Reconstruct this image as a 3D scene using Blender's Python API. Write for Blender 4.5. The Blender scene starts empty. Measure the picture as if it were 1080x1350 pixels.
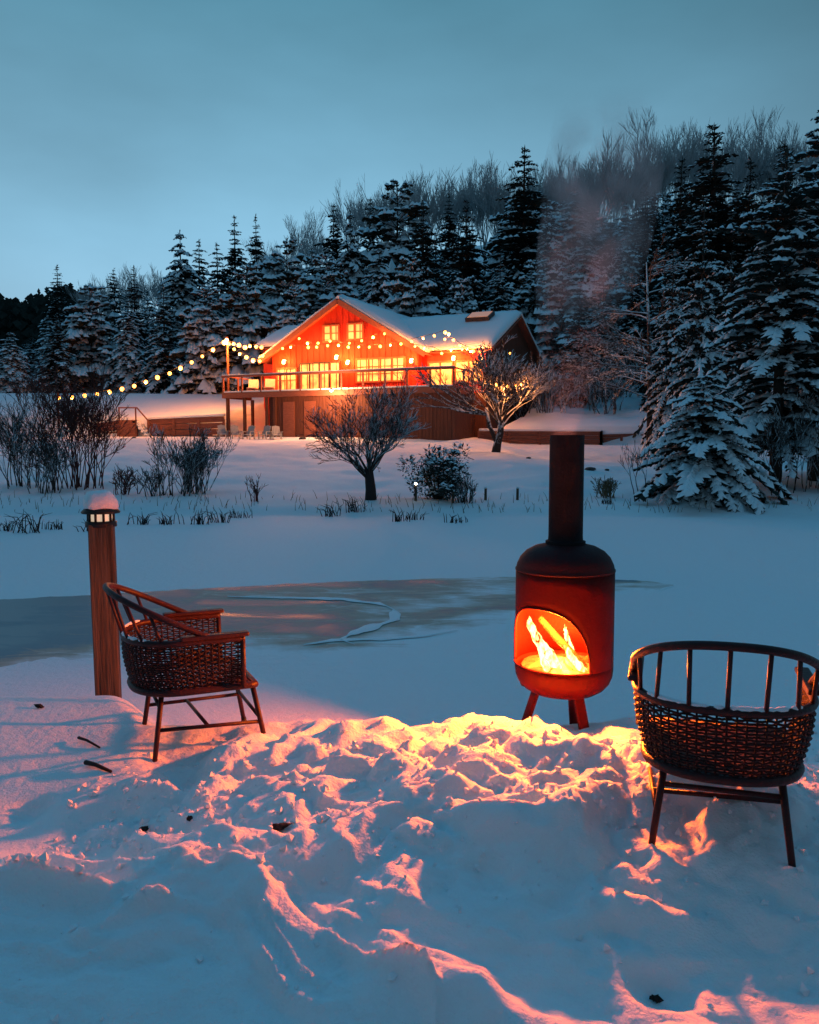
import bpy, math, random
import numpy as np
from mathutils import Vector, Matrix, Euler

S = bpy.context.scene
COL = S.collection
R = math.radians
# ------------------------------------------------------------------ camera
F, CX, CY, CAMZ = 1100.0, 540.0, 675.0, 1.70
PITCH = math.atan(90 / F)
cam_d = bpy.data.cameras.new('camera')
cam_d.lens = F / 1350 * 36
cam_d.sensor_width = 36
cam_d.clip_start = 0.05
cam_d.clip_end = 2000
cam = bpy.data.objects.new('camera', cam_d)
COL.objects.link(cam)
cam.location = (0, 0, CAMZ)
cam.rotation_euler = (math.pi / 2 - PITCH, 0, 0)
S.camera = cam
S.render.resolution_x, S.render.resolution_y = 819, 1024


def ray(px, py):
    dx, dz = (px - CX) / F, (CY - py) / F
    return dx, math.cos(PITCH) + dz * math.sin(PITCH), dz * math.cos(PITCH) - math.sin(PITCH)


def at(px, py, Y):
    a, b, c = ray(px, py)
    t = Y / b
    return Vector((a * t, Y, CAMZ + c * t))


def grd(px, py, z):
    a, b, c = ray(px, py)
    t = (z - CAMZ) / c
    return Vector((a * t, b * t, z))


# ------------------------------------------------------------------ world, sun, exposure
W = bpy.data.worlds.new('World')
S.world = W
W.use_nodes = True
nt = W.node_tree
for n in list(nt.nodes):
    nt.nodes.remove(n)
N, L = nt.nodes.new, nt.links.new
w_out = N('ShaderNodeOutputWorld')
w_bg = N('ShaderNodeBackground')
sky = N('ShaderNodeTexSky')
sky.sky_type = 'NISHITA'
sky.sun_disc = False
sky.sun_elevation = R(1.0)
sky.sun_rotation = R(-60)
tc = N('ShaderNodeTexCoord')
sep = N('ShaderNodeSeparateXYZ')
L(tc.outputs['Generated'], sep.inputs[0])
ramp = N('ShaderNodeValToRGB')           # overcast dusk cloud deck: paler low down, deeper overhead
cr = ramp.color_ramp
cr.elements[0].position = 0.0
cr.elements[0].color = (0.33, 0.56, 0.75, 1)
cr.elements[1].position = 1.0
cr.elements[1].color = (0.095, 0.49, 0.90, 1)
e = cr.elements.new(0.22)
e.color = (0.245, 0.51, 0.71, 1)
e = cr.elements.new(0.46)
e.color = (0.098, 0.29, 0.41, 1)
e = cr.elements.new(0.72)
e.color = (0.085, 0.41, 0.74, 1)
L(sep.outputs['Z'], ramp.inputs[0])
nz = N('ShaderNodeTexNoise')
nz.inputs['Scale'].default_value = 2.2
nz.inputs['Detail'].default_value = 5
mp = N('ShaderNodeMapping')
mp.inputs['Scale'].default_value = (1, 1, 2.6)
L(tc.outputs['Generated'], mp.inputs[0])
L(mp.outputs[0], nz.inputs['Vector'])
mr = N('ShaderNodeMapRange')
mr.inputs[1].default_value = 0.3
mr.inputs[2].default_value = 0.7
mr.inputs[3].default_value = 0.82
mr.inputs[4].default_value = 1.14
L(nz.outputs[0], mr.inputs[0])
dot = N('ShaderNodeVectorMath')
dot.operation = 'DOT_PRODUCT'
dot.inputs[1].default_value = Vector((-0.22, 0.97, 0.1)).normalized()
L(tc.outputs['Generated'], dot.inputs[0])
mr2 = N('ShaderNodeMapRange')
mr2.inputs[1].default_value = 0.75
mr2.inputs[2].default_value = 1.0
mr2.inputs[3].default_value = 0.60
mr2.inputs[4].default_value = 1.02
L(dot.outputs['Value'], mr2.inputs[0])
mr3 = N('ShaderNodeMapRange')            # the western half of the sky, behind the house, holds the last light
mr3.inputs[1].default_value = -0.8
mr3.inputs[2].default_value = 0.6
mr3.inputs[3].default_value = 0.38
mr3.inputs[4].default_value = 1.0
L(dot.outputs['Value'], mr3.inputs[0])
mul0 = N('ShaderNodeMath')
mul0.operation = 'MULTIPLY'
L(mr.outputs[0], mul0.inputs[0])
L(mr3.outputs[0], mul0.inputs[1])
mul = N('ShaderNodeMath')
mul.operation = 'MULTIPLY'
L(mul0.outputs[0], mul.inputs[0])
L(mr2.outputs[0], mul.inputs[1])
sc1 = N('ShaderNodeVectorMath')
sc1.operation = 'SCALE'
L(ramp.outputs[0], sc1.inputs[0])
L(mul.outputs[0], sc1.inputs['Scale'])
sc2 = N('ShaderNodeVectorMath')
sc2.operation = 'SCALE'
sc2.inputs['Scale'].default_value = 0.015
L(sky.outputs[0], sc2.inputs[0])
add = N('ShaderNodeVectorMath')
L(sc1.outputs[0], add.inputs[0])
L(sc2.outputs[0], add.inputs[1])
L(add.outputs[0], w_bg.inputs[0])
w_bg.inputs[1].default_value = 1.0
L(w_bg.outputs[0], w_out.inputs[0])

sun_d = bpy.data.lights.new('sun', 'SUN')
sun_d.energy = 0.05
sun_d.angle = R(35)
sun_d.color = (0.75, 0.88, 1.0)
sun = bpy.data.objects.new('sun', sun_d)
COL.objects.link(sun)
sun.rotation_euler = (R(50), 0, R(60))
S.view_settings.view_transform = 'Standard'
S.view_settings.look = 'None'
S.view_settings.exposure = 0
S.view_settings.gamma = 1
S.cycles.use_denoising = True
S.cycles.sample_clamp_indirect = 6
S.cycles.max_bounces = 6
S.cycles.volume_step_rate = 1.0
S.cycles.transparent_max_bounces = 8


# ------------------------------------------------------------------ helpers
class MB:
    def __init__(s):
        s.v, s.f, s.m = [], [], []

    def add(s, vs, fs, mi=0):
        o = len(s.v)
        s.v.extend(tuple(p) for p in vs)
        for f in fs:
            s.f.append(tuple(i + o for i in f))
            s.m.append(mi)

    def box(s, c, d, rot=None, mi=0):
        hx, hy, hz = d[0] / 2, d[1] / 2, d[2] / 2
        vs = [Vector((x, y, z)) for x in (-hx, hx) for y in (-hy, hy) for z in (-hz, hz)]
        if rot is not None:
            m = rot if isinstance(rot, Matrix) else Euler(rot).to_matrix()
            vs = [m @ p for p in vs]
        c = Vector(c)
        s.add([p + c for p in vs], [(0, 1, 3, 2), (4, 6, 7, 5), (0, 4, 5, 1), (2, 3, 7, 6), (0, 2, 6, 4), (1, 5, 7, 3)], mi)

    def bar(s, a, b, w, h, mi=0):
        a, b = Vector(a), Vector(b)
        d = b - a
        q = d.to_track_quat('X', 'Z').to_matrix()
        s.box((a + b) / 2, (d.length, w, h), q, mi)

    def tube(s, pts, rad, n=6, cap=True, mi=0):
        pts = [Vector(p) for p in pts]
        k = len(pts)
        if not hasattr(rad, '__len__'):
            rad = [rad] * k
        o = len(s.v)
        t0 = (pts[1] - pts[0]).normalized()
        up = Vector((0, 0, 1)) if abs(t0.z) < 0.9 else Vector((1, 0, 0))
        nrm = t0.cross(up).normalized()
        for i, p in enumerate(pts):
            t = (pts[min(i + 1, k - 1)] - pts[max(i - 1, 0)])
            if t.length < 1e-9:
                t = t0.copy()
            t.normalize()
            nrm = nrm - t * nrm.dot(t)
            if nrm.length < 1e-6:
                nrm = t.orthogonal()
            nrm.normalize()
            b = t.cross(nrm)
            for j in range(n):
                a = 2 * math.pi * j / n
                q = p + (nrm * math.cos(a) + b * math.sin(a)) * rad[i]
                s.v.append((q.x, q.y, q.z))
        for i in range(k - 1):
            for j in range(n):
                j2 = (j + 1) % n
                s.f.append((o + i * n + j, o + i * n + j2, o + (i + 1) * n + j2, o + (i + 1) * n + j))
                s.m.append(mi)
        if cap:
            s.f.append(tuple(o + j for j in reversed(range(n))))
            s.f.append(tuple(o + (k - 1) * n + j for j in range(n)))
            s.m += [mi, mi]

    def lathe(s, prof, n=32, c=(0, 0, 0), mi=0):
        o = len(s.v)
        for r, z in prof:
            for j in range(n):
                a = 2 * math.pi * j / n
                s.v.append((c[0] + r * math.cos(a), c[1] + r * math.sin(a), c[2] + z))
        for i in range(len(prof) - 1):
            for j in range(n):
                j2 = (j + 1) % n
                s.f.append((o + i * n + j, o + i * n + j2, o + (i + 1) * n + j2, o + (i + 1) * n + j))
                s.m.append(mi)

    def mesh(s, name, mats, smooth=False):
        me = bpy.data.meshes.new(name)
        me.from_pydata(s.v, [], s.f)
        for m in (mats if isinstance(mats, (list, tuple)) else [mats]):
            me.materials.append(m)
        if any(s.m):
            me.polygons.foreach_set('material_index', s.m)
        if smooth:
            me.polygons.foreach_set('use_smooth', [True] * len(me.polygons))
        me.update()
        return me

    def build(s, name, mats, parent=None, smooth=False, bevel=0):
        o = bpy.data.objects.new(name, s.mesh(name, mats, smooth))
        COL.objects.link(o)
        o.parent = parent
        if bevel:
            b = o.modifiers.new('bevel', 'BEVEL')
            b.width = bevel
            b.segments = 2
            b.limit_method = 'ANGLE'
        return o


def tag(o, label=None, cat=None, group=None, kind=None):
    if label:
        o['label'] = label
    if cat:
        o['category'] = cat
    if group:
        o['group'] = group
    if kind:
        o['kind'] = kind
    return o


def thing(name, label, cat, loc=(0, 0, 0), rz=0, group=None):
    o = bpy.data.objects.new(name, None)
    COL.objects.link(o)
    o.location = loc
    o.rotation_euler = (0, 0, rz)
    o.empty_display_size = 0.2
    return tag(o, label, cat, group)


def put(name, me, parent=None, loc=(0, 0, 0), rot=(0, 0, 0), sc=(1, 1, 1)):
    o = bpy.data.objects.new(name, me)
    COL.objects.link(o)
    o.parent = parent
    o.location = loc
    o.rotation_euler = rot
    o.scale = sc
    return o


def dup(root, loc, rz, label, group=None, sc=None):
    r = root.copy()
    COL.objects.link(r)
    r.location = loc
    r.rotation_euler = (0, 0, rz)
    if sc:
        r.scale = sc
    r['label'] = label
    if group:
        r['group'] = group
    for ch in list(root.children):
        c = ch.copy()
        COL.objects.link(c)
        c.parent = r
        for g in list(ch.children):
            d = g.copy()
            COL.objects.link(d)
            d.parent = c
    return r


def lamp(name, parent, loc, power, color, radius=0.05, kind='POINT'):
    d = bpy.data.lights.new(name, kind)
    d.energy = power
    d.color = color
    if kind in ('POINT', 'SPOT'):
        d.shadow_soft_size = radius
    o = bpy.data.objects.new(name, d)
    COL.objects.link(o)
    o.parent = parent
    o.location = loc
    return o


# ------------------------------------------------------------------ noise
TABLES = {}


def vnoise(x, y, seed=0):
    if seed not in TABLES:
        TABLES[seed] = np.random.RandomState(seed).rand(256, 256)
    T = TABLES[seed]
    xi, yi = np.floor(x).astype(int), np.floor(y).astype(int)
    fx, fy = x - xi, y - yi
    fx = fx * fx * fx * (fx * (fx * 6 - 15) + 10)
    fy = fy * fy * fy * (fy * (fy * 6 - 15) + 10)
    a = T[xi & 255, yi & 255]
    b = T[(xi + 1) & 255, yi & 255]
    c = T[xi & 255, (yi + 1) & 255]
    d = T[(xi + 1) & 255, (yi + 1) & 255]
    return (a * (1 - fx) + b * fx) * (1 - fy) + (c * (1 - fx) + d * fx) * fy


def fbm(x, y, seed=0, oct=4, gain=0.5):
    s, a, t = 0, 1, 0
    ca, sa = math.cos(0.7), math.sin(0.7)
    for i in range(oct):
        s = s + a * (vnoise(x, y, seed + i) - 0.5)
        t += a
        a *= gain
        x, y = (x * ca - y * sa) * 2.03 + 11.3, (x * sa + y * ca) * 2.03 + 5.7
    return s / t * 2          # about -1..1


def sst(a, b, x):
    t = np.clip((x - a) / (b - a), 0, 1)
    return t * t * (3 - 2 * t)


# ------------------------------------------------------------------ materials
def nodes(name):
    m = bpy.data.materials.new(name)
    m.use_nodes = True
    t = m.node_tree
    return m, t, t.nodes['Principled BSDF']


def mat(name, col, rough=0.6, var=0.25, vscale=6.0, bump=0.0, bscale=40.0, metal=0.0, stretch=(1, 1, 1), spec=0.3, col2=None):
    m, t, p = nodes(name)
    p.inputs['Roughness'].default_value = rough
    p.inputs['Metallic'].default_value = metal
    p.inputs['Specular IOR Level'].default_value = spec
    c = t.nodes.new('ShaderNodeTexCoord')
    mpn = t.nodes.new('ShaderNodeMapping')
    mpn.inputs['Scale'].default_value = stretch
    t.links.new(c.outputs['Object'], mpn.inputs[0])
    n = t.nodes.new('ShaderNodeTexNoise')
    n.inputs['Scale'].default_value = vscale
    n.inputs['Detail'].default_value = 6
    n.inputs['Roughness'].default_value = 0.65
    t.links.new(mpn.outputs[0], n.inputs['Vector'])
    r = t.nodes.new('ShaderNodeValToRGB')
    r.color_ramp.elements[0].position = 0.3
    r.color_ramp.elements[1].position = 0.7
    lo = col2 if col2 else tuple(x * (1 - var) for x in col)
    hi = col if col2 else tuple(min(1, x * (1 + var)) for x in col)
    r.color_ramp.elements[0].color = (*lo, 1)
    r.color_ramp.elements[1].color = (*hi, 1)
    t.links.new(n.outputs[0], r.inputs[0])
    t.links.new(r.outputs[0], p.inputs['Base Color'])
    if bump:
        n2 = t.nodes.new('ShaderNodeTexNoise')
        n2.inputs['Scale'].default_value = bscale
        n2.inputs['Detail'].default_value = 4
        t.links.new(mpn.outputs[0], n2.inputs['Vector'])
        b = t.nodes.new('ShaderNodeBump')
        b.inputs['Strength'].default_value = bump
        b.inputs['Distance'].default_value = 0.02
        t.links.new(n2.outputs[0], b.inputs['Height'])
        t.links.new(b.outputs[0], p.inputs['Normal'])
    return m


def snow_topped(name, col, rough=0.85, lo=0.25, hi=0.6, nscale=9.0):
    """bark / twigs with snow lying on the faces that look up"""
    m, t, p = nodes(name)
    p.inputs['Roughness'].default_value = rough
    p.inputs['Specular IOR Level'].default_value = 0.2
    g = t.nodes.new('ShaderNodeNewGeometry')
    s = t.nodes.new('ShaderNodeSeparateXYZ')
    t.links.new(g.outputs['Normal'], s.inputs[0])
    c = t.nodes.new('ShaderNodeTexCoord')
    n = t.nodes.new('ShaderNodeTexNoise')
    n.inputs['Scale'].default_value = nscale
    t.links.new(c.outputs['Object'], n.inputs['Vector'])
    a = t.nodes.new('ShaderNodeMath')
    a.operation = 'MULTIPLY_ADD'
    a.inputs[1].default_value = 1.2
    t.links.new(n.outputs[0], a.inputs[0])
    a.inputs[2].default_value = -0.6
    a2 = t.nodes.new('ShaderNodeMath')
    t.links.new(s.outputs['Z'], a2.inputs[0])
    t.links.new(a.outputs[0], a2.inputs[1])
    mrn = t.nodes.new('ShaderNodeMapRange')
    mrn.inputs[1].default_value = lo
    mrn.inputs[2].default_value = hi
    t.links.new(a2.outputs[0], mrn.inputs[0])
    mx = t.nodes.new('ShaderNodeMix')
    mx.data_type = 'RGBA'
    mx.inputs['A'].default_value = (*col, 1)
    mx.inputs['B'].default_value = (0.8, 0.82, 0.85, 1)
    t.links.new(mrn.outputs[0], mx.inputs['Factor'])
    t.links.new(mx.outputs['Result'], p.inputs['Base Color'])
    return m


def emis(name, col, strength, var=0.0, vscale=3.0, col2=None, base=(0.6, 0.5, 0.4)):
    m, t, p = nodes(name)
    p.inputs['Base Color'].default_value = (*base, 1)
    p.inputs['Emission Strength'].default_value = strength
    p.inputs['Emission Color'].default_value = (*col, 1)
    if col2:
        c = t.nodes.new('ShaderNodeTexCoord')
        n = t.nodes.new('ShaderNodeTexNoise')
        n.inputs['Scale'].default_value = vscale
        n.inputs['Detail'].default_value = 3
        t.links.new(c.outputs['Object'], n.inputs['Vector'])
        r = t.nodes.new('ShaderNodeValToRGB')
        r.color_ramp.elements[0].position = 0.35
        r.color_ramp.elements[1].position = 0.65
        r.color_ramp.elements[0].color = (*col2, 1)
        r.color_ramp.elements[1].color = (*col, 1)
        t.links.new(n.outputs[0], r.inputs[0])
        t.links.new(r.outputs[0], p.inputs['Emission Color'])
    return m


def snow_mat(name, fine=True):
    m, t, p = nodes(name)
    p.inputs['Base Color'].default_value = (0.8, 0.83, 0.86, 1)
    p.inputs['Roughness'].default_value = 0.7
    p.inputs['Specular IOR Level'].default_value = 0.15
    if fine:
        p.inputs['Subsurface Weight'].default_value = 0.4
        p.inputs['Subsurface Radius'].default_value = (1.0, 0.75, 0.6)
        p.inputs['Subsurface Scale'].default_value = 0.02
    if fine:
        c = t.nodes.new('ShaderNodeTexCoord')
        h = None
        for sc_, w in ((30.0, 0.35), (110.0, 0.2), (9.0, 0.6)):
            n = t.nodes.new('ShaderNodeTexNoise')
            n.inputs['Scale'].default_value = sc_
            n.inputs['Detail'].default_value = 4
            t.links.new(c.outputs['Object'], n.inputs['Vector'])
            k = t.nodes.new('ShaderNodeMath')
            k.operation = 'MULTIPLY_ADD'
            k.inputs[1].default_value = w
            k.inputs[2].default_value = 0
            t.links.new(n.outputs[0], k.inputs[0])
            if h is not None:
                t.links.new(h.outputs[0], k.inputs[2])
            h = k
        b = t.nodes.new('ShaderNodeBump')
        b.inputs['Strength'].default_value = 0.75
        b.inputs['Distance'].default_value = 0.03
        t.links.new(h.outputs[0], b.inputs['Height'])
        t.links.new(b.outputs[0], p.inputs['Normal'])
    return m


def flame_mat():
    m, t, p = nodes('flame')
    t.nodes.remove(p)
    out = t.nodes['Material Output']
    c = t.nodes.new('ShaderNodeTexCoord')
    mp_ = t.nodes.new('ShaderNodeMapping')
    mp_.inputs['Scale'].default_value = (1, 1, .35)
    t.links.new(c.outputs['Object'], mp_.inputs[0])
    n = t.nodes.new('ShaderNodeTexNoise')
    n.inputs['Scale'].default_value = 42
    n.inputs['Detail'].default_value = 5
    n.inputs['Distortion'].default_value = .8
    t.links.new(mp_.outputs[0], n.inputs['Vector'])
    r = t.nodes.new('ShaderNodeValToRGB')
    r.color_ramp.elements[0].position, r.color_ramp.elements[0].color = .38, (1, .22, .02, 1)
    r.color_ramp.elements[1].position, r.color_ramp.elements[1].color = .60, (1, .62, .20, 1)
    t.links.new(n.outputs[0], r.inputs[0])
    k = t.nodes.new('ShaderNodeMapRange')
    k.inputs[1].default_value, k.inputs[2].default_value = .40, .60
    t.links.new(n.outputs[0], k.inputs[0])
    e_ = t.nodes.new('ShaderNodeEmission')
    e_.inputs['Strength'].default_value = 6
    t.links.new(r.outputs[0], e_.inputs[0])
    tr_ = t.nodes.new('ShaderNodeBsdfTransparent')
    mx = t.nodes.new('ShaderNodeMixShader')
    t.links.new(k.outputs[0], mx.inputs[0])
    t.links.new(tr_.outputs[0], mx.inputs[1])
    t.links.new(e_.outputs[0], mx.inputs[2])
    t.links.new(mx.outputs[0], out.inputs[0])
    return m


M = dict(
    snow=snow_mat('fresh_snow'),
    psnow=snow_mat('clinging_snow', False),
    needle=mat('dark_needles', (0.014, 0.026, 0.022), 0.8, 0.45, 1.5),
    needle2=mat('brown_green_needles', (0.040, 0.036, 0.022), 0.8, 0.45, 1.5),
    bark=mat('conifer_bark', (0.05, 0.036, 0.028), 0.9, 0.4, 5, 0.6, 20, stretch=(1, 1, 0.3)),
    sbark=snow_topped('snowy_bark', (0.045, 0.034, 0.030), lo=.1, hi=.45),
    sbark_lite=snow_topped('lightly_snowy_bark', (0.040, 0.028, 0.028), lo=0.75, hi=1.1),
    sbark_heavy=snow_topped('heavily_snowy_bark', (0.06, 0.045, 0.038), lo=-0.05, hi=0.3),
    ridge=mat('hazy_frosted_bark', (0.40, 0.41, 0.42), 0.9, 0.3, 3),  # frosted twigs, with distance haze also put into the pale colour
    redtwig=snow_topped('red_twig_bark', (0.10, 0.035, 0.03), lo=0.8, hi=1.2),
    straw=mat('dry_grass', (0.16, 0.11, 0.06), 0.9, 0.4, 4),
    redwall=mat('red_stained_boards', (0.48, 0.036, 0.012), 0.6, 0.22, 3, 0.3, 12, stretch=(8, 8, 0.6)),
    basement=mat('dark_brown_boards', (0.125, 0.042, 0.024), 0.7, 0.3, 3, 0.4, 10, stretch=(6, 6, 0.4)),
    deckwood=mat('reddish_deck_timber', (0.26, 0.085, 0.05), 0.6, 0.25, 5, 0.3, 14, stretch=(1, 6, 6)),
    trim=mat('pale_trim', (0.32, 0.10, 0.05), 0.6, 0.12, 5),
    darktrim=mat('dark_trim', (0.05, 0.03, 0.025), 0.6, 0.2, 5),
    retain=mat('rusty_timber_wall', (0.20, 0.075, 0.050), 0.8, 0.3, 2.5, 0.4, 9, stretch=(1, 1, 5)),
    metal=mat('rusted_steel', (0.080, 0.0028, 0.0026), 0.6, 0.5, 7, 0.15, 60, spec=0.10, col2=(0.045, 0.0022, 0.0026)),
    lid_shade=mat('shaded_maroon_steel', (0.045, 0.005, 0.007), 0.65, 0.5, 8, 0.15, 60, spec=0.2, col2=(0.022, 0.004, 0.006)),  # darker steel for the lid: weaker firelight up there put into the colour
    fluem=mat('blackened_steel', (0.011, 0.009, 0.011), 0.7, 0.45, 9, 0.25, 60, spec=0.12),
    logm=mat('charred_log', (0.030, 0.016, 0.010), 0.9, 0.6, 18, 0.8, 30),
    wicker=mat('dark_wicker', (0.022, 0.006, 0.006), 0.55, 0.4, 30, 0.3, 80, spec=0.22),
    cane=mat('dark_bent_cane', (0.032, 0.007, 0.007), 0.48, 0.35, 14, 0.2, 60, spec=0.28),
    seatm=mat('pale_worn_reed', (0.11, 0.035, 0.02), 0.6, 0.3, 20, 0.3, 60),
    post=mat('weathered_timber', (0.075, 0.055, 0.038), 0.85, 0.6, 7, 0.7, 22, stretch=(3, 3, 0.25)),
    black=mat('black_plastic', (0.012, 0.011, 0.012), 0.45, 0.2, 10),
    wire=mat('black_wire', (0.015, 0.012, 0.012), 0.6, 0.1, 10),
    white=mat('pale_painted_wood', (0.42, 0.40, 0.38), 0.6, 0.1, 8),
    debris=mat('dead_leaf', (0.022, 0.016, 0.014), 0.9, 0.3, 20),
    stake=mat('grey_brown_stake', (0.10, 0.065, 0.045), 0.9, 0.3, 8, 0.4, 30),
    rockm=mat('dark_stone', (0.07, 0.06, 0.058), 0.9, 0.3, 6, 0.5, 15),
    bulb=emis('lit_bulb', (1.0, 0.29, 0.038), 11),
    bulbw=emis('white_lit_bulb', (1.0, 0.88, 0.66), 20),
    pane=emis('lit_window', (1.0, 0.43, 0.07), 1.7, vscale=2.6, col2=(0.50, 0.09, 0.006)),
    pane_up=emis('lit_loft_window', (1.0, 0.45, 0.07), 0.95, vscale=2.0, col2=(0.9, 0.33, 0.04)),
    sconce=emis('lit_sconce', (1.0, 0.6, 0.2), 14),
    lens=emis('lit_lamp_lens', (1.0, 0.72, 0.5), 0.55),
    flame=flame_mat(),
    ember=emis('embers', (1.0, 0.22, 0.02), 1.6, vscale=38, col2=(0.12, 0.008, 0.002), base=(.03, .025, .022)),
)
WARM = (1.0, 0.30, 0.06)

# ------------------------------------------------------------------ the house frame (used by terrain too)
HA = R(-24)
HU = Vector((math.cos(HA), math.sin(HA)))
HV = Vector((-math.sin(HA), math.cos(HA)))
hp = at(451, 391, 50.0)
HP = Vector((hp.x, 50.0))
HZ = 2.05


def hloc(s, v):
    p = HP + HU * s + HV * v
    return p.x, p.y


# ------------------------------------------------------------------ terrain
STOVE = at(742, 950, 4.10)
STOVE = Vector((STOVE.x, 4.10, 0.30))
DENTS = [(870, 1212, .085, .055), (815, 1170, .06, .025), (740, 1150, .07, .02), (190, 1052, .10, .04), (260, 1075, .09, .03), (330, 1040, .07, .03),
         (1010, 1270, .10, .035), (40, 1010, .08, .04), (575, 1085, .07, .03), (700, 1190, .08, .025), (250, 1000, .11, .05), (420, 1140, .09, .025), (640, 1120, .09, .03)]
FEET = [(p.x, p.y) for p in (grd(189, 991, .33), grd(354, 979, .33), grd(868, 1116, .34), grd(1046, 1146, .34))]
DENTS = [(grd(a, b, .38), r, d) for a, b, r, d in DENTS]


def terrain(x, y):
    x, y = np.asarray(x, float), np.asarray(y, float)
    # near bank
    lowf = fbm(x * 0.8, y * 0.8, 3, 3)
    edge = 4.42 + 0.25 * fbm(x * 0.7 + 9, y * 0.0 + 2, 5, 3) + 0.58 * sst(-1.2, -1.7, x) - 0.05 * sst(1.2, 2.5, x)
    near = 0.335 + 0.050 * lowf
    near = near - 0.185 * sst(2.80 - .10 * x, 1.75, y)
    # trodden hollow under and before the chair beside the post
    hol = np.exp(-(((x + 1.0) / .42) ** 2 + ((y - 3.72) / .30) ** 2))
    near = near - 0.03 * hol
    near = near - .07 * sst(-1.2, -1.7, x) * np.exp(-((y - 3.6) / .5) ** 2)
    # churned heap in front of the stove
    hx = sst(-1.15, 0.0, x) * sst(2.1, 1.2, x) * (1 + .10 * sst(.75, 1.1, x))
    back = 3.80 + 0.06 * np.sin(x * 3.1) - .32 * sst(.40, .85, x)
    prof = sst(back + .12, back - .10, y) * sst(2.44 + .10 * np.sin(x * 2.3 + 1) + .26 * sst(.45, .85, x), 2.84 + .10 * np.sin(x * 2.3 + 1) + .26 * sst(.45, .85, x), y)
    near = near + hx * prof * (0.102 + 0.012 * np.clip(3.8 - y, 0, 1)) * (0.9 + 0.35 * fbm(x * 1.7, y * 1.7, 21, 2))
    near = near - 0.085 * np.exp(-(((x - 1.05) / .42) ** 2 + ((y - 2.32) / .24) ** 2)) - 0.14 * np.exp(-((y - 3.08) / .36) ** 2) * sst(-.70, -1.25, x)
    churn = np.exp(-((y - 3.22) / 0.70) ** 2) * sst(-1.6, -0.7, x) * sst(1.9, 1.0, x)
    churn = np.maximum(churn, 0.85 * np.exp(-(((x - 1.15) / .45) ** 2 + ((y - 3.25) / .35) ** 2)))
    w1 = x + 0.16 * fbm(x * 2.6, y * 2.6, 61, 3)
    w2 = y + 0.16 * fbm(x * 2.6 + 7, y * 2.6, 67, 3)
    b1 = 1 - np.abs(fbm(w1 * 2.7, w2 * 3.3, 31, 2)) * 2.4
    b2 = 1 - np.abs(fbm(w1 * 7.5, w2 * 8.5, 37, 3)) * 2.2
    near = near + churn * (0.078 * (0.5 - b1) + 0.036 * (0.5 - b2) + 0.017 * fbm(w1 * 22, w2 * 22, 43, 3))
    # wind-crusted, foot-worn foreground
    fg = sst(3.1, 2.5, y)
    wx = x + 0.25 * fbm(x * 1.5, y * 1.5, 71, 3)
    wy = y + 0.45 * x + 0.20 * fbm(x * 1.7 + 3, y * 1.7, 73, 3)
    ridg = np.clip(1 - np.abs(fbm(wx * 1.5, wy * 4.2, 51, 3)) * 3.0, 0, 1)
    jag = .10 * fbm(x * 2.2, y * 2.2, 55, 3)
    band = np.exp(-((y + jag + 0.25 * x - 2.34) / 0.24) ** 2) * sst(0.45, -0.2, x) * (.75 + .8 * fbm(wx * 3.0, wy * 7.0, 57, 3))
    band2 = np.exp(-((y + jag + 0.32 * x - 2.12) / 0.10) ** 2) * sst(-0.25, 0.05, x) * sst(1.1, 0.75, x)
    bb = np.maximum(band, band2)
    near = near + fg * (0.062 * ridg ** 2 * (0.16 + 1.5 * bb) + 0.056 * band + 0.078 * band2)
    near = near + 0.010 * fbm(wx * 7, wy * 10, 77, 4) * (0.4 + 0.8 * fg) + 0.020 * fg * (0.3 - np.abs(fbm(wx * 8, wy * 12, 83, 4))) + .012 * fg * fbm(x * 3.2, y * 4.5, 85, 3)
    for fx, fy in FEET:
        q = ((x - fx) ** 2 + (y - fy) ** 2)
        near = near + 0.022 * np.exp(-q / .0030) * (1 + .6 * fbm(x * 25, y * 25, 15, 2)) - .014 * np.exp(-q / .0007)
    for c, r, d in DENTS:
        q = ((x - c.x) / r) ** 2 + ((y - c.y) / (r * 0.8)) ** 2
        near = near - d * np.exp(-q ** 1.5)
    k = sst(edge + 0.35, edge - 0.45, y)
    h = near * k
    # pond and far shore
    shore = 19.6 + 0.5 * fbm(x * 0.22, x * 0 + 1.3, 81, 3)
    far = np.interp(y - shore, [0, .7, 2.0, 4.0, 10, 20, 27, 32, 400], [0, .16, .30, .40, .85, 1.60, 2.05, 2.15, 2.15])
    far = far + sst(20, 24, y) * (0.22 * fbm(x * 0.16, y * 0.16, 91, 4) + 0.10 * fbm(x * 0.7, y * 0.7, 95, 4)) * sst(48, 42, y)
    far = far - 0.36 * sst(3.5, 6.0, x) * sst(30, 40, y) * sst(46.6, 46.3, y)
    # terraces behind the timber walls
    px, py = x - HP.x, y - HP.y
    s_ = px * HU.x + py * HU.y
    v_ = px * HV.x + py * HV.y
    pad = sst(-6.9, -6.5, s_) * sst(11.2, 10.4, s_)
    tl = sst(49.9, 50.3, y) * sst(-7.0, -7.6, s_) * (1.15 + np.clip((y - 50.3), 0, 10) * 0.20)
    tr = sst(46.15, 46.4, y) * sst(9.3, 9.9, s_) * (0.66 + np.clip((y - 46.6), 0, 12) * 0.20 + .5 * fbm(x * .35, y * .35, 17, 3) * sst(47, 50, y))
    hill_gain = 0.13 + 0.24 * sst(-40, 5, x) + 0.07 * sst(0, 40, x)
    hill = np.clip(y - 60, 0, 75) * hill_gain + 2.2 * sst(56, 62, y)
    hill = np.where(y > 135, hill, hill)
    far = far + np.maximum(np.maximum(tl, tr), hill * np.where(np.abs(s_ - 1) < 12, sst(11, 16, v_), 1))
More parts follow.
